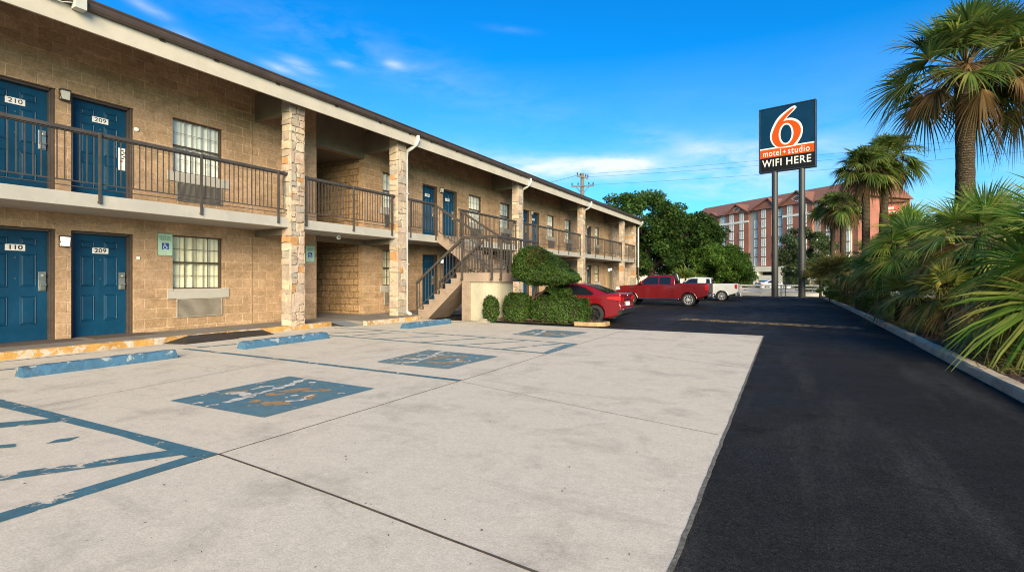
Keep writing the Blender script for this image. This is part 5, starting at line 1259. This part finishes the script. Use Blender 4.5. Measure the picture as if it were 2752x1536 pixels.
BARK = plain('tree_bark', (.065, .048, .034), .95, .4, 4, .8, 14, .04, kind='pos', spec=.1)
def palm(loc, zc, rt, nfr, R, pet, nl, width, label, group, deadn=.3, lean=(0, 0), droop=.3, boots=14):
    root = tag(empty('palm_tree', loc), label, 'palm tree', group)
    n = 40; pts = []; rs = []
    for i in range(n + 1):
        t = i / n; pts.append((loc[0] + lean[0] * t * t, loc[1] + lean[1] * t * t, loc[2] - .1 + (zc - .25 - loc[2]) * t))
        rs.append(rt * (1.18 - .25 * min(1, t * 4) + .0 + .14 * max(0, (t - .86) / .14)) * random.uniform(.965, 1.035))
    mb = MB(); mb.tube(pts, rs, 16); tr = mb.build('trunk', BARKP, root, smooth=80)
    top = np.array([loc[0] + lean[0], loc[1] + lean[1], zc - .1])
    mb = MB()
    for i in range(boots):
        a = i * 2.4; z = top[2] - .1 - .035 * i; r = rt * 1.0
        p = Vector((top[0] + r * math.cos(a), top[1] + r * math.sin(a), z)); mb.bar(p, p + Vector((math.cos(a) * .16, math.sin(a) * .16, .26)), .10, .035)
    mb.build('leaf_boots', STKD, root)
    live, dead = Leaves(), Leaves()
    fan_crown(live, dead, top, nfr, R, pet, nl, width, 88, -44, deadn, droop, deadel=-22)
    for i in range(int(nfr * .3)):
        az = rng.uniform(0, 6.28); el = RAD(rng.uniform(-66, -36)); d = np.array([math.cos(el) * math.cos(az), math.cos(el) * math.sin(az), math.sin(el)]); hub = top + np.array([math.cos(az), math.sin(az), -.2]) * pet * .45
        stalk(dead, top, hub, .03, .02, 1); fan(dead, hub, d, R * rng.uniform(.4, .62), nl * 2 // 3, RAD(60), .3, width * .6, .7, 0, rng.normal(0, .5))
    for k in range(10):      # old flower stalks
        az = rng.uniform(0, 6.28); q = top + np.array([math.cos(az) * pet * 1.6, math.sin(az) * pet * 1.6, rng.uniform(-1.0, -.1) * R]); stalk(dead, top, q, .02, .25, 1)
    live.obj('crown', [LF_PALM, STK], root); dead.obj('dead_fronds', [LF_DEAD, STKD], root)
    return root
PG = 'sabal palms along the right hand bed'
palm((3.86, 17.0, .06), 6.95, .215, 46, 1.15, 1.25, 44, .025, 'tall palm nearest the camera, with a big shaggy round crown', PG, .30, (0, 0), .11)
q = at(2830, 12.5, 150); palm((q.x, q.y, .06), q.z, .2, 32, 1.15, 1.25, 44, .025, 'palm at the picture edge, only its drooping fronds in view', PG, .5)
q = at(2327, 24.2, 470); palm((q.x, q.y, .06), q.z + .35, .18, 46, .92, .98, 34, .036, 'left one of the two mid distance palms standing close together', PG, .4)
q = at(2368, 25, 440); palm((q.x, q.y, .06), q.z + .4, .185, 46, .95, 1.0, 34, .036, 'right, slightly taller one of the two close mid distance palms', PG, .4, (.25, 0))
q = at(2238, 37, 560); palm((q.x, q.y, .06), q.z + .2, .17, 38, .92, .9, 28, .042, 'small palm with thin dark trunk nearest to the sign', PG, .25)
q = at(2266, 35, 562); palm((q.x, q.y, .06), q.z + .2, .20, 38, .92, .9, 28, .042, 'small palm with thicker trunk just right of the thin one', PG, .35)
q = at(2293, 38, 640); 
def fan_shrub(c, nfr, R, pet, nl, width, label, mat, e0=80, e1=-45, deadf=.3, droop=.25, dn=4):
    base = (c[0], c[1], .06); root = tag(empty('fan_palm_shrub', base), label, 'palm shrub', 'fan palm shrubs in the planting bed')
    live, dead = Leaves(), Leaves(); fan_crown(live, dead, c, nfr, R, pet, nl, width, e0, e1, deadf, droop)
    for i in range(dn):
        az = rng.uniform(0, 6.28); el = RAD(rng.uniform(-70, -25)); d = np.array([math.cos(el) * math.cos(az), math.cos(el) * math.sin(az), math.sin(el)]); hub = np.array(c) + np.array([math.cos(az), math.sin(az), -.3]) * pet * .6
        stalk(dead, c, hub, .03, .02, 1); fan(dead, hub, d, R * .8, nl * 2 // 3, RAD(60), .45, width * .8, .7, 0, rng.normal(0, .5))
    live.obj('fronds', [mat, STK], root); dead.obj('dead_fronds', [LF_DEAD, STKD], root)
    mb = MB(); mb.tube([(c[0], c[1], .0), (c[0], c[1], c[2] * .6), (c[0], c[1], c[2])], [.2, .17, .14], 10); mb.build('trunk', BARKP, root, smooth=60)
    return root
fan_shrub((4.1, 11.0, 1.62), 36, 1.42, 1.0, 50, .023, 'largest fan palm shrub nearest the camera, leaves overhanging the kerb', LF_FAN, 84, -34, .12, .09, 5)
q = at(2640, 11.6, 640); fan_shrub((q.x, q.y, q.z), 20, 1.1, .8, 46, .020, 'fan palm shrub with long arching leaves behind the nearest one', LF_FAN, 82, -30, .2, .11, 5)
q = at(2555, 14, 700); fan_shrub((q.x, q.y, q.z), 20, 1.0, .7, 42, .021, 'fan palm shrub with brown hanging dead leaves in the middle of the bed', LF_PALMY, 80, -42, .5, .18, 6)
q = at(2452, 17.0, 665); fan_shrub((q.x, q.y, q.z), 22, 1.05, .75, 38, .024, 'upright fan palm shrub below the two close palms, before the hotel wing', LF_FAN, 84, -32, .2, .10, 4)
q = at(2378, 18.8, 712); fan_shrub((q.x, q.y, q.z), 20, 1.0, .7, 36, .024, 'fan palm shrub with yellowing tips bending towards the kerb', LF_FAN, 80, -42, .5, .18, 8)
q = at(2440, 23, 620); fan_shrub((q.x, q.y, q.z), 18, 1.1, .8, 34, .028, 'tall bright fan palm shrub standing against the sky between the palms', LF_FAN, 85, -30, .2, .15, 2)
q = at(2312, 22.5, 735); fan_shrub((q.x, q.y, q.z), 18, .95, .65, 32, .026, 'low straw coloured fan palm shrub farthest down the bed', LF_PALMY, 70, -50, .7, .3, 6)
q = at(2425, 14.6, 795); fan_shrub((q.x, q.y, q.z), 16, .8, .5, 32, .022, 'small straw coloured fan palm shrub spilling over the kerb', LF_PALMY, 72, -25, .5, .22, 5)
q = at(2545, 11.8, 800); fan_shrub((q.x, q.y, q.z), 16, .85, .55, 36, .020, 'low fan palm shrub with dry brown leaves at the tip of the nearest one', LF_PALMY, 75, -25, .6, .2, 5)
q = at(2345, 27, 690); fan_shrub((q.x, q.y, q.z), 18, 1.0, .75, 30, .030, 'fan palm shrub at the foot of the two close palm trunks', LF_FAN, 82, -35, .3, .14, 4)
# ---------------------------------------------------------------- broadleaved trees and shrubs
def lobes_points(lobes, nclump, cr, nleaf, shell=.55):
    P = []; CC = []
    wts = np.array([l[3] * l[4] * l[5] for l in lobes]) ** .67; wts /= wts.sum()
    for _ in range(nclump):
        l = lobes[int(np.searchsorted(np.cumsum(wts), (_ + .5) / nclump * .9999))]; d = nrm(rng.normal(size=3)); r = rng.uniform(shell, 1.0) ** .6
        c = np.array(l[:3]) + d * np.array(l[3:6]) * r; CC.append(c); k = cr * rng.uniform(.6, 1.35)
        m = int(nleaf * rng.uniform(.6, 1.4) * (k / cr) ** 1.6); q = nrm(rng.normal(size=(m, 3))) * (rng.random((m, 1)) ** .45) * np.array([k, k, k * .68]) + c
        P.append(q)
    return np.concatenate(P), CC
LF_OAK = m_leaf('oak_leaf', [(.018, .047, .011), (.032, .077, .016), (.058, .113, .026), (.101, .136, .036)])
LF_BRIGHT = m_leaf('bright_leaf', [(.029, .069, .009), (.053, .114, .017), (.090, .164, .025), (.139, .181, .042)])
LF_OLE = m_leaf('oleander_leaf', [(.027, .051, .018), (.048, .081, .030), (.083, .112, .048), (.135, .150, .075)]); LF_FLOWER = m_leaf('pale_blossom', [(.5, .40, .38), (.6, .52, .50)], False)
LF_BOX = m_leaf('clipped_leaf', [(.022, .050, .010), (.037, .077, .015), (.060, .106, .021), (.100, .144, .035)], rough=.35); LF_OLIVE = m_leaf('olive_leaf', [(.065, .074, .014), (.115, .115, .023), (.180, .151, .035), (.230, .173, .050)])
LF_GC = m_leaf('ground_cover_leaf', [(.057, .104, .020), (.108, .175, .032), (.173, .232, .044), (.287, .232, .059)]); LF_RED = m_leaf('reddish_new_leaf', [(.13, .03, .015), (.09, .035, .015)])
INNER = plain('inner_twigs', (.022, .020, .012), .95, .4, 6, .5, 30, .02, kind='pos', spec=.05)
def broadleaf(name, label, cat, base, lobes, nclump, cr, nleaf, size, mat, trunk_r=.25, group=None, flowers=0, shell=.55, limbs=14, fork=.35):
    root = tag(empty(name, base), label, cat, group)
    P, CC = lobes_points(lobes, nclump, cr, nleaf, shell); LV = Leaves(); V, F = leaf_quads(P, size); LV.add(V, F, 0)
    mats = mat
    if flowers:
        k = rng.choice(len(P), flowers, False); V, F = leaf_quads(P[k] + rng.normal(0, .05, (flowers, 3)), size * .9, asp=.9); LV.add(V, F, 1); mats = [mat, LF_FLOWER]
    LV.obj('crown', mats, root)
    mb = MB(); b = Vector(base); cen = Vector(np.mean([l[:3] for l in lobes], axis=0)); fk = b.lerp(Vector((b.x * .7 + cen.x * .3, b.y * .7 + cen.y * .3, cen.z)), fork)
    mb.tube([b - Vector((0, 0, .1)), b.lerp(fk, .3) + Vector((.03, 0, 0)), fk], [trunk_r * 1.35, trunk_r, trunk_r * .85], 12)
    for i in range(min(limbs, len(CC))):
        c = Vector(CC[i * len(CC) // limbs]); m = fk.lerp(c, .5) + Vector((random.uniform(-.3, .3), random.uniform(-.3, .3), random.uniform(0, .5))) * (trunk_r * 2)
        mb.tube([fk - Vector((0, 0, .05)), m, c], [trunk_r * .5, trunk_r * .28, trunk_r * .07], 7)
    mb.build('trunk', BARK, root, smooth=70)
    return root
def L(px, D, py, rx, rz, depth=1.0):
    c = at(px, D, py); k = D / FOC; return (c.x, c.y, c.z, rx * k * .97, rx * k * depth, rz * k)
b0 = at(1748, 47, 749); broadleaf('oak_tree', 'large dark green spreading tree beyond the end of the motel', 'tree', (b0.x, b0.y, 0), [L(1722, 47, 590, 105, 76), L(1840, 47, 632, 92, 62), L(1665, 48, 650, 70, 70), L(1775, 46.5, 690, 80, 44), L(1690, 47.5, 700, 45, 40), L(1900, 46, 650, 45, 42)], 250, .9, 330, .26, LF_OAK, .36, limbs=22, fork=.5)
b0 = at(1952, 43.5, 749); broadleaf('broadleaf_tree', 'smaller bright green tree behind the white pickup', 'tree', (b0.x, b0.y, 0), [L(1935, 43.5, 712, 76, 48), L(1905, 44, 690, 52, 40), L(1985, 43, 740, 42, 38)], 130, .55, 300, .19, LF_BRIGHT, .16, limbs=12)
b0 = at(2160, 50, 749); broadleaf('oleander', 'grey green flowering shrub tree behind the right sign pole', 'tree', (b0.x, b0.y, 0), [L(2160, 50, 675, 68, 62), L(2175, 49, 735, 62, 50), L(2120, 50, 700, 35, 45)], 130, .62, 300, .19, LF_OLE, .15, flowers=420, limbs=14)
b0 = at(2538, 34, 600); broadleaf('broadleaf_tree', 'distant grey green tree top between the shrubs and the big palm trunk', 'tree', (b0.x, b0.y, 0), [L(2540, 34, 610, 62, 45), L(2490, 35, 640, 40, 30)], 60, .6, 260, .2, LF_OLE, .16, limbs=8)
for i, (px, D, py, rx, rz, lb) in enumerate(((2700, 17, 690, 190, 110, 'dense green shrub behind the nearest fan palm shrub'), (2560, 22, 690, 110, 75, 'dense green shrub in the middle of the bed behind the dead leaves'), (2440, 29, 690, 80, 60, 'dense green shrub behind the two close palms'), (2880, 13, 690, 150, 110, 'dense green shrub at the right edge of the picture'))):
    c = at(px, D, 749); broadleaf('evergreen_shrub', lb, 'shrub', (c.x, c.y, .06), [L(px, D, py, rx, rz)], 70, .55, 260, .13, LF_GC, .08, 'green shrubs filling the planting bed', limbs=6)
# olive fine leaved shrub, spiky yucca
def spiky(name, label, base, R, n, mat, w=.02, up=.2, nstem=1, cat='shrub', droop=.5):
    LV = Leaves(); c = np.array(base, float)
    d = nrm(rng.normal(size=(n, 3)) + np.array([0, 0, up])); d[:, 2] = np.abs(d[:, 2]) * .9 + .05; d = nrm(d); Ln = R * rng.uniform(.55, 1.1, n); T = np.array([0, .4, .75, 1.]); Wt = np.array([.6, 1, .6, .06]) * w
    st_ = c + rng.normal(0, R * .18, (n, 3)) * np.array([1, 1, .5]); st_[:, 2] = np.maximum(st_[:, 2], c[2])
    C = st_[:, None] + d[:, None] * (Ln[:, None] * T)[..., None]; C[..., 2] -= (droop * Ln * rng.uniform(.4, 1.3, n))[:, None] * T ** 2.5; C[..., 2] = np.maximum(C[..., 2], base[2] * .3 + .02)
    s = nrm(np.cross(d, rng.normal(size=(n, 3))))[:, None] * Wt[None, :, None]; V = np.stack([C - s, C + s], 2); idx = np.arange(n * 8).reshape(n, 4, 2)
    LV.add(V, np.stack([idx[:, :-1, 0], idx[:, :-1, 1], idx[:, 1:, 1], idx[:, 1:, 0]], -1))
    root = tag(empty(name, (base[0], base[1], 0)), label, cat); LV.obj('leaves', mat, root)
    mb = MB(); mb.tube([(base[0], base[1], 0), (base[0], base[1], base[2] + .1)], [.09, .07], 8); mb.build('stem', BARK, root); return root
c = at(2250, 30, 712); spiky('olive_shrub', 'yellowish olive feathery shrub in the bed left of the close palms', (c.x, c.y, c.z - .35), 1.55, 2600, LF_OLIVE, .022, .5)
c = at(2205, 36, 730); spiky('olive_shrub', 'dull olive shrub at the far end of the bed by the sign', (c.x, c.y, c.z - .3), 1.2, 1500, LF_OLIVE, .024, .5)
c = at(1842, 39, 745); spiky('yucca', 'spiky grey green yucca between the two pickup trucks and the trees', (c.x, c.y, c.z), 1.15, 420, LF_FAN, .035, .6, cat='plant', droop=.35)
for px, D, rx, rz, lb in ((2230, 31, 42, 26, 'low green shrub at the kerb near the end of the bed'), (2285, 27, 44, 28, 'second low green shrub at the kerb, just nearer than the last one'), (2360, 20.5, 44, 24, 'low yellow green weedy shrub at the kerb below the straw coloured fan palm')):
    c = at(px, D, 749); zc = .1 + rz * D / FOC
    root = tag(empty('low_shrub', (c.x, c.y, .06)), lb, 'shrub', 'low shrubs along the kerb'); P, CC = lobes_points([(c.x, c.y, zc, rx * D / FOC, rx * D / FOC * .8, rz * D / FOC)], 26, .25, 160, .2); LV = Leaves(); V, F = leaf_quads(P, .10); LV.add(V, F); LV.obj('foliage', LF_GC, root)
    mb = MB(); mb.tube([(c.x, c.y, 0), (c.x, c.y, zc)], .04, 6); mb.build('stem', BARK, root)
# clipped hedge blocks and the topiary
def clipped(name, label, cat, base, shape, npts, size, group=None, red=None, trunk=None):
    """shape(n) -> surface points and outward normals"""
    root = tag(empty(name, base), label, cat, group); P, N = shape(npts)
    ph = np.sin(P[:, :1] * 7.3 + 1) * np.cos(P[:, 2:] * 8.1) + np.sin(P[:, 1:2] * 9 + P[:, :1] * 4); gap = (np.sin(P[:, :1] * 13 + P[:, 2:] * 5) * np.sin(P[:, 2:] * 15 + P[:, 1:2] * 6) > .55)
    P = P + N * (rng.normal(0, .018, (len(P), 1)) + .02 * ph) - N * (rng.random((len(P), 1)) < .35) * .06 - N * gap * rng.uniform(.03, .09, (len(P), 1)) + N * (rng.random((len(P), 1)) < .012) * rng.uniform(.03, .12, (len(P), 1))
    LV = Leaves(); V, F = leaf_quads(P, size, nrml=N * .9, jit=.4); LV.add(V, F, 0)
    if red is not None:
        m = np.linalg.norm(P - np.array(red), axis=1) < .34; k = P[m][::4]; V, F = leaf_quads(k, size * 1.1); LV.add(V, F, 1)
    LV.obj('foliage', [LF_BOX, LF_RED], root); return root
def superbox(c, h, pw=5, tilt=None):
    """points on a rounded box of half sizes h about c"""
    c, h = np.array(c), np.array(h)
    def f(n):
        d = nrm(rng.normal(size=(int(n * 1.0), 3))); k = (np.abs(d) ** pw).sum(1) ** (-1 / pw); u = d * k[:, None]
        u = u * (1 + .035 * np.sin(u[:, :1] * 9 + c[0]) * np.cos(u[:, 2:] * 7) + .03 * np.sin(u[:, 1:2] * 11))
        N = nrm(np.sign(u) * np.abs(u) ** (pw - 1) / h); P = c + u * h
        if tilt is not None: P, N = tilt(P, N)
        return P, N
    return f
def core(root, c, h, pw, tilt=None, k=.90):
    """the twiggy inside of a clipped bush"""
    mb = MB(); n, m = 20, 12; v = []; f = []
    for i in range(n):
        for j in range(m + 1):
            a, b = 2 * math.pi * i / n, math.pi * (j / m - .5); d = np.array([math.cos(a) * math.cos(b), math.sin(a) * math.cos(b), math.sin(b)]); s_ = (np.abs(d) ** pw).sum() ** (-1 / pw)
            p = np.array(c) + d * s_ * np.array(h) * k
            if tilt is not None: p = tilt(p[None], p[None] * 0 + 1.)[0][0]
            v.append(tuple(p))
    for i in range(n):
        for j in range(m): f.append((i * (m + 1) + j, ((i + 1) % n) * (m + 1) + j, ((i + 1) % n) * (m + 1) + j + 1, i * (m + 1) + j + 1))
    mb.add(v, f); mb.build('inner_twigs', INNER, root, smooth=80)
HG = 'clipped bushes in the island bed'
for (c, h, pw, n, lb) in (((-8.52, 13.86, .43), (.25, .24, .39), 2.6, 5000, 'small dark rounded bush against the cream landing wall'), ((-7.86, 14.4, .46), (.41, .33, .47), 3.6, 12000, 'middle clipped bush under the topiary stem'), ((-6.40, 14.5, .42), (.92, .30, .40), 6, 21000, 'long flat topped clipped hedge beside the red sedan')):
    r = clipped('clipped_bush', lb, 'hedge', (c[0], c[1], .08), superbox(c, h, pw), n, .052, HG); core(r, c, h, pw)
TC, THh = np.array([-6.88, 14.5, 1.7]), np.array([1.04, .62, .66])
def tt(P, N):
    x = (P[:, 0] - TC[0]) / THh[0]; w = P[:, 2] - TC[2]; top = np.clip(w / THh[2], -1, 1); P = P.copy()
    tp = np.interp(x, [-1.05, -.6, -.2, .2, .6, 1.05], [2.22, 2.46, 2.40, 2.13, 1.80, 1.50]); bt = np.interp(x, [-1, 0, 1], [1.30, 1.22, 1.27])
    P[:, 2] = bt + (tp - bt) * (np.clip(w / THh[2], -1.1, 1.1) + 1) / 2
    return P, N
top_ = clipped('topiary_bush', 'round topped topiary bush sloping to one side on a thin stem', 'bush', (-7.3, 14.5, .08), superbox(TC, THh, 3.4, tt), 36000, .055, None, (-7.0, 13.95, 2.12)); core(top_, TC, THh, 3.4, tt, .9)
P, CC = lobes_points([(-6.55, 14.6, .98, .42, .25, .16)], 14, .16, 200, .3); LV = Leaves(); V, F = leaf_quads(P, .06); LV.add(V, F); LV.obj('lower_foliage', LF_BOX, top_)
mb = MB(); mb.tube([(-7.32, 14.5, .02), (-7.36, 14.5, .7), (-7.25, 14.52, 1.15), (-7.1, 14.5, 1.5)], [.06, .05, .045, .03], 8); mb.tube([(-7.34, 14.5, .75), (-6.9, 14.5, 1.05), (-6.5, 14.5, 1.4)], [.035, .03, .02], 6); mb.build('stem', BARK, top_, smooth=60)
# mulch chips and dry grass in the beds
def chips(name, n, fx, size, mat, z):
    P = fx(n); N = rng.normal(size=(n, 3)) * .35; N[:, 2] += 1; N = nrm(N); A = nrm(np.cross(N, rng.normal(size=(n, 3)))); B = np.cross(N, A); s = size * rng.uniform(.4, 1.6, (n, 1)); P[:, 2] = z + rng.random(n) * .03
    V = np.stack([P - A * s - B * s * .2, P + A * s - B * s * .25, P + A * s + B * s * .2, P - A * s + B * s * .25], 1); LV = Leaves(); LV.add(V, np.arange(n * 4)); return tag(LV.obj(name, mat), kind='stuff')
CHIP = m_leaf('mulch_chip', [(.055, .030, .02), (.10, .06, .04), (.15, .10, .07), (.07, .04, .028), (.24, .19, .14)], False, .9, .1)
def kx(y): return np.interp(y, [k[1] for k in KR], [k[0] for k in KR]) + .11
def bedpts(n):
    y = 5 + 38 * rng.random(n) ** 1.9; x = kx(y) + .02 + rng.random(n) * 2.6; return np.stack([x, y, y * 0], 1)
def islpts(n): x = rng.uniform(-8.9, -5.05, n); y = rng.uniform(14.02, 14.8, n) + .18 * (x + 8.9) / 3.9; return np.stack([x, y, y * 0], 1)
chips('mulch', 15000, bedpts, .035, CHIP, .065); chips('mulch', 2500, islpts, .03, CHIP, .09)
def blades(name, n, fx, h, mat):
    P = fx(n); P[:, 2] = .05; d = nrm(rng.normal(size=(n, 3)) * .55 + np.array([0, 0, 1.])); Hh = h * rng.uniform(.4, 1.3, (n, 1)); s = nrm(np.cross(d, rng.normal(size=(n, 3)))) * .008; m = P + d * Hh * .6; e = P + d * Hh; e[:, 2] -= Hh[:, 0] * .25; e[:, :2] += d[:, :2] * Hh * .5
    V = np.stack([P - s, P + s, m + s * .8, m - s * .8, e - s * .1, e + s * .1], 1).reshape(-1, 3); i = np.arange(n)[:, None] * 6; F = np.concatenate([i + np.array([0, 1, 2, 3]), i + np.array([3, 2, 5, 4])]); LV = Leaves(); LV.add(V, F); return tag(LV.obj(name, mat), kind='stuff')
def bedpts2(n):
    c = rng.choice(60, n); cy = np.sort(9 + 30 * rng.random(60)); cx = kx(cy) + .15 + rng.random(60) * .9; return np.stack([cx[c] + rng.normal(0, .13, n), cy[c] + rng.normal(0, .2, n), cy[c] * 0], 1)
def bedpts3(n): y = 8 + 34 * rng.random(n); return np.stack([kx(y) + .5 + rng.random(n) * 3.2, y, y * 0], 1)
blades('dry_grass', 4200, bedpts2, .28, m_leaf('dry_grass_blade', [(.16, .11, .04), (.22, .16, .07), (.09, .10, .025), (.06, .085, .02)], True, .7, .2)); blades('ground_cover', 16000, bedpts3, .62, LF_GC)
# ================================================================ sun, sky, camera
SUN_EL, SUN_AZ = RAD(20), RAD(-53)
sd = Vector((math.cos(SUN_EL) * math.cos(SUN_AZ), math.cos(SUN_EL) * math.sin(SUN_AZ), math.sin(SUN_EL)))
sl_ = bpy.data.lights.new('sun', 'SUN'); sl_.energy = 5.0; sl_.angle = RAD(36); sl_.color = (1, .82, .54)
so = bpy.data.objects.new('sun', sl_); COL.objects.link(so); so.rotation_euler = sd.to_track_quat('Z', 'Y').to_euler(); so.location = (20, -10, 30)
w = bpy.data.worlds.new('World'); S.world = w; w.use_nodes = True; t = NT.__new__(NT); t.t = w.node_tree; t.t.nodes.clear(); t.m = w
sky = t.n('TexSky'); sky.sky_type = 'NISHITA'; sky.sun_disc = False; sky.sun_elevation = SUN_EL; sky.sun_rotation = math.atan2(sd.x, sd.y); sky.altitude = 200; sky.air_density = 1.0; sky.dust_density = .6; sky.ozone_density = 2.5
hsv = t.n('HueSaturation'); hsv.inputs['Saturation'].default_value = 1.3; hsv.inputs['Hue'].default_value = .495; hsv.inputs['Value'].default_value = 1.0; t.put(hsv.inputs['Color'], sky.outputs[0])
vec = t.n('TexCoord').outputs['Generated']
def dirpx(px, py): d = at(px, 1.0, py); d.z -= CAMH; return d.normalized()
def dot(a, v): nd = t.n('VectorMath', operation='DOT_PRODUCT'); t.put(nd.inputs[0], a); nd.inputs[1].default_value = v; return nd.outputs['Value']
mp = t.n('Mapping'); t.put(mp.inputs[0], vec); mp.inputs['Scale'].default_value = (1, 1, 3.2); mp.inputs['Rotation'].default_value = (.12, .1, .3)
n1 = t.noise(mp.outputs[0], 5.5, 10, .62, .5); n2 = t.noise(mp.outputs[0], 17, 8, .6, .4)
tot = None
for (px, py, sa, sb, amp, tilt, lo) in ((1560, 448, 210, 30, .95, .02, .36), (1690, 440, 60, 16, .5, .05, .3), (2010, 455, 190, 62, .62, -.1, .36), (1880, 395, 170, 26, .35, .3, .38), (1330, 440, 180, 40, .3, .1, .40), (810, 178, 42, 12, .50, .28, .30), (755, 186, 38, 10, .36, .2, .32), (920, 172, 24, 9, .38, .1, .3), (1062, 176, 26, 9, .42, .1, .3), (840, 220, 40, 9, .25, .1, .35), (400, 22, 45, 11, .3, .28, .3), (490, 97, 30, 10, .25, .2, .3), (1370, 80, 60, 8, .08, .1, .35), (1000, 150, 420, 60, .14, .2, .4), (2560, 620, 260, 90, .35, 0, .3)):
    c = dirpx(px, py); h = c.cross(Vector((0, 0, 1))).normalized(); u = h.cross(c); h2 = h * math.cos(tilt) - u * math.sin(tilt); u2 = u * math.cos(tilt) + h * math.sin(tilt)
    a = t.math('DIVIDE', dot(vec, h2), sa / 1500); b = t.math('DIVIDE', dot(vec, u2), sb / 1500)
    e = t.math('EXPONENT', t.math('MULTIPLY', t.math('ADD', t.math('MULTIPLY', a, a), t.math('MULTIPLY', b, b)), -1.0))
    front = t.math('GREATER_THAN', dot(vec, c), 0.0)
    g = t.math('MULTIPLY', t.math('MULTIPLY', e, front), amp)
    g = t.math('MULTIPLY', g, t.rng(t.math('MULTIPLY_ADD', n2, .35, t.math('MULTIPLY', n1, .65)), lo, lo + .28, 0, 1.25))
    tot = g if tot is None else t.math('ADD', tot, g)
zz = t.n('SeparateXYZ'); t.put(zz.inputs[0], vec)
hor = t.math('MULTIPLY', t.rng(zz.outputs[2], 0.0, .40, .37, 0), 1.0)
tot = t.math('MINIMUM', t.math('ADD', tot, t.math('MULTIPLY', hor, t.rng(n1, .3, .7, .6, 1.1))), 1.0)
tint = t.mix(1.0, hsv.outputs[0], (.05, .755, 1.08), 'MULTIPLY')
col = t.mix(tot, tint, (4.2, 4.6, 4.9))
bg = t.n('Background'); t.put(bg.inputs[0], col); bg.inputs[1].default_value = .113
wo_ = t.n('OutputWorld'); t.put(wo_.inputs[0], bg.outputs[0])
cd = bpy.data.cameras.new('camera'); cam = bpy.data.objects.new('camera', cd); COL.objects.link(cam); cam.location = (0, 0, CAMH); cam.rotation_euler = (RAD(90), 0, TH)
cd.sensor_width = 36; cd.lens = 36 * FOC / 2752; cd.shift_y = (749 - 768) / 2752; cd.clip_start = .05; cd.clip_end = 2000
S.camera = cam
S.view_settings.view_transform = 'Standard'; S.view_settings.look = 'None'; S.view_settings.exposure = 1.0; S.view_settings.gamma = 1; S.view_settings.use_curve_mapping = False
S.cycles.max_bounces = 6; S.cycles.diffuse_bounces = 3; S.cycles.transparent_max_bounces = 12
S.cycles.use_denoising = True; S.cycles.filter_width = 1.05
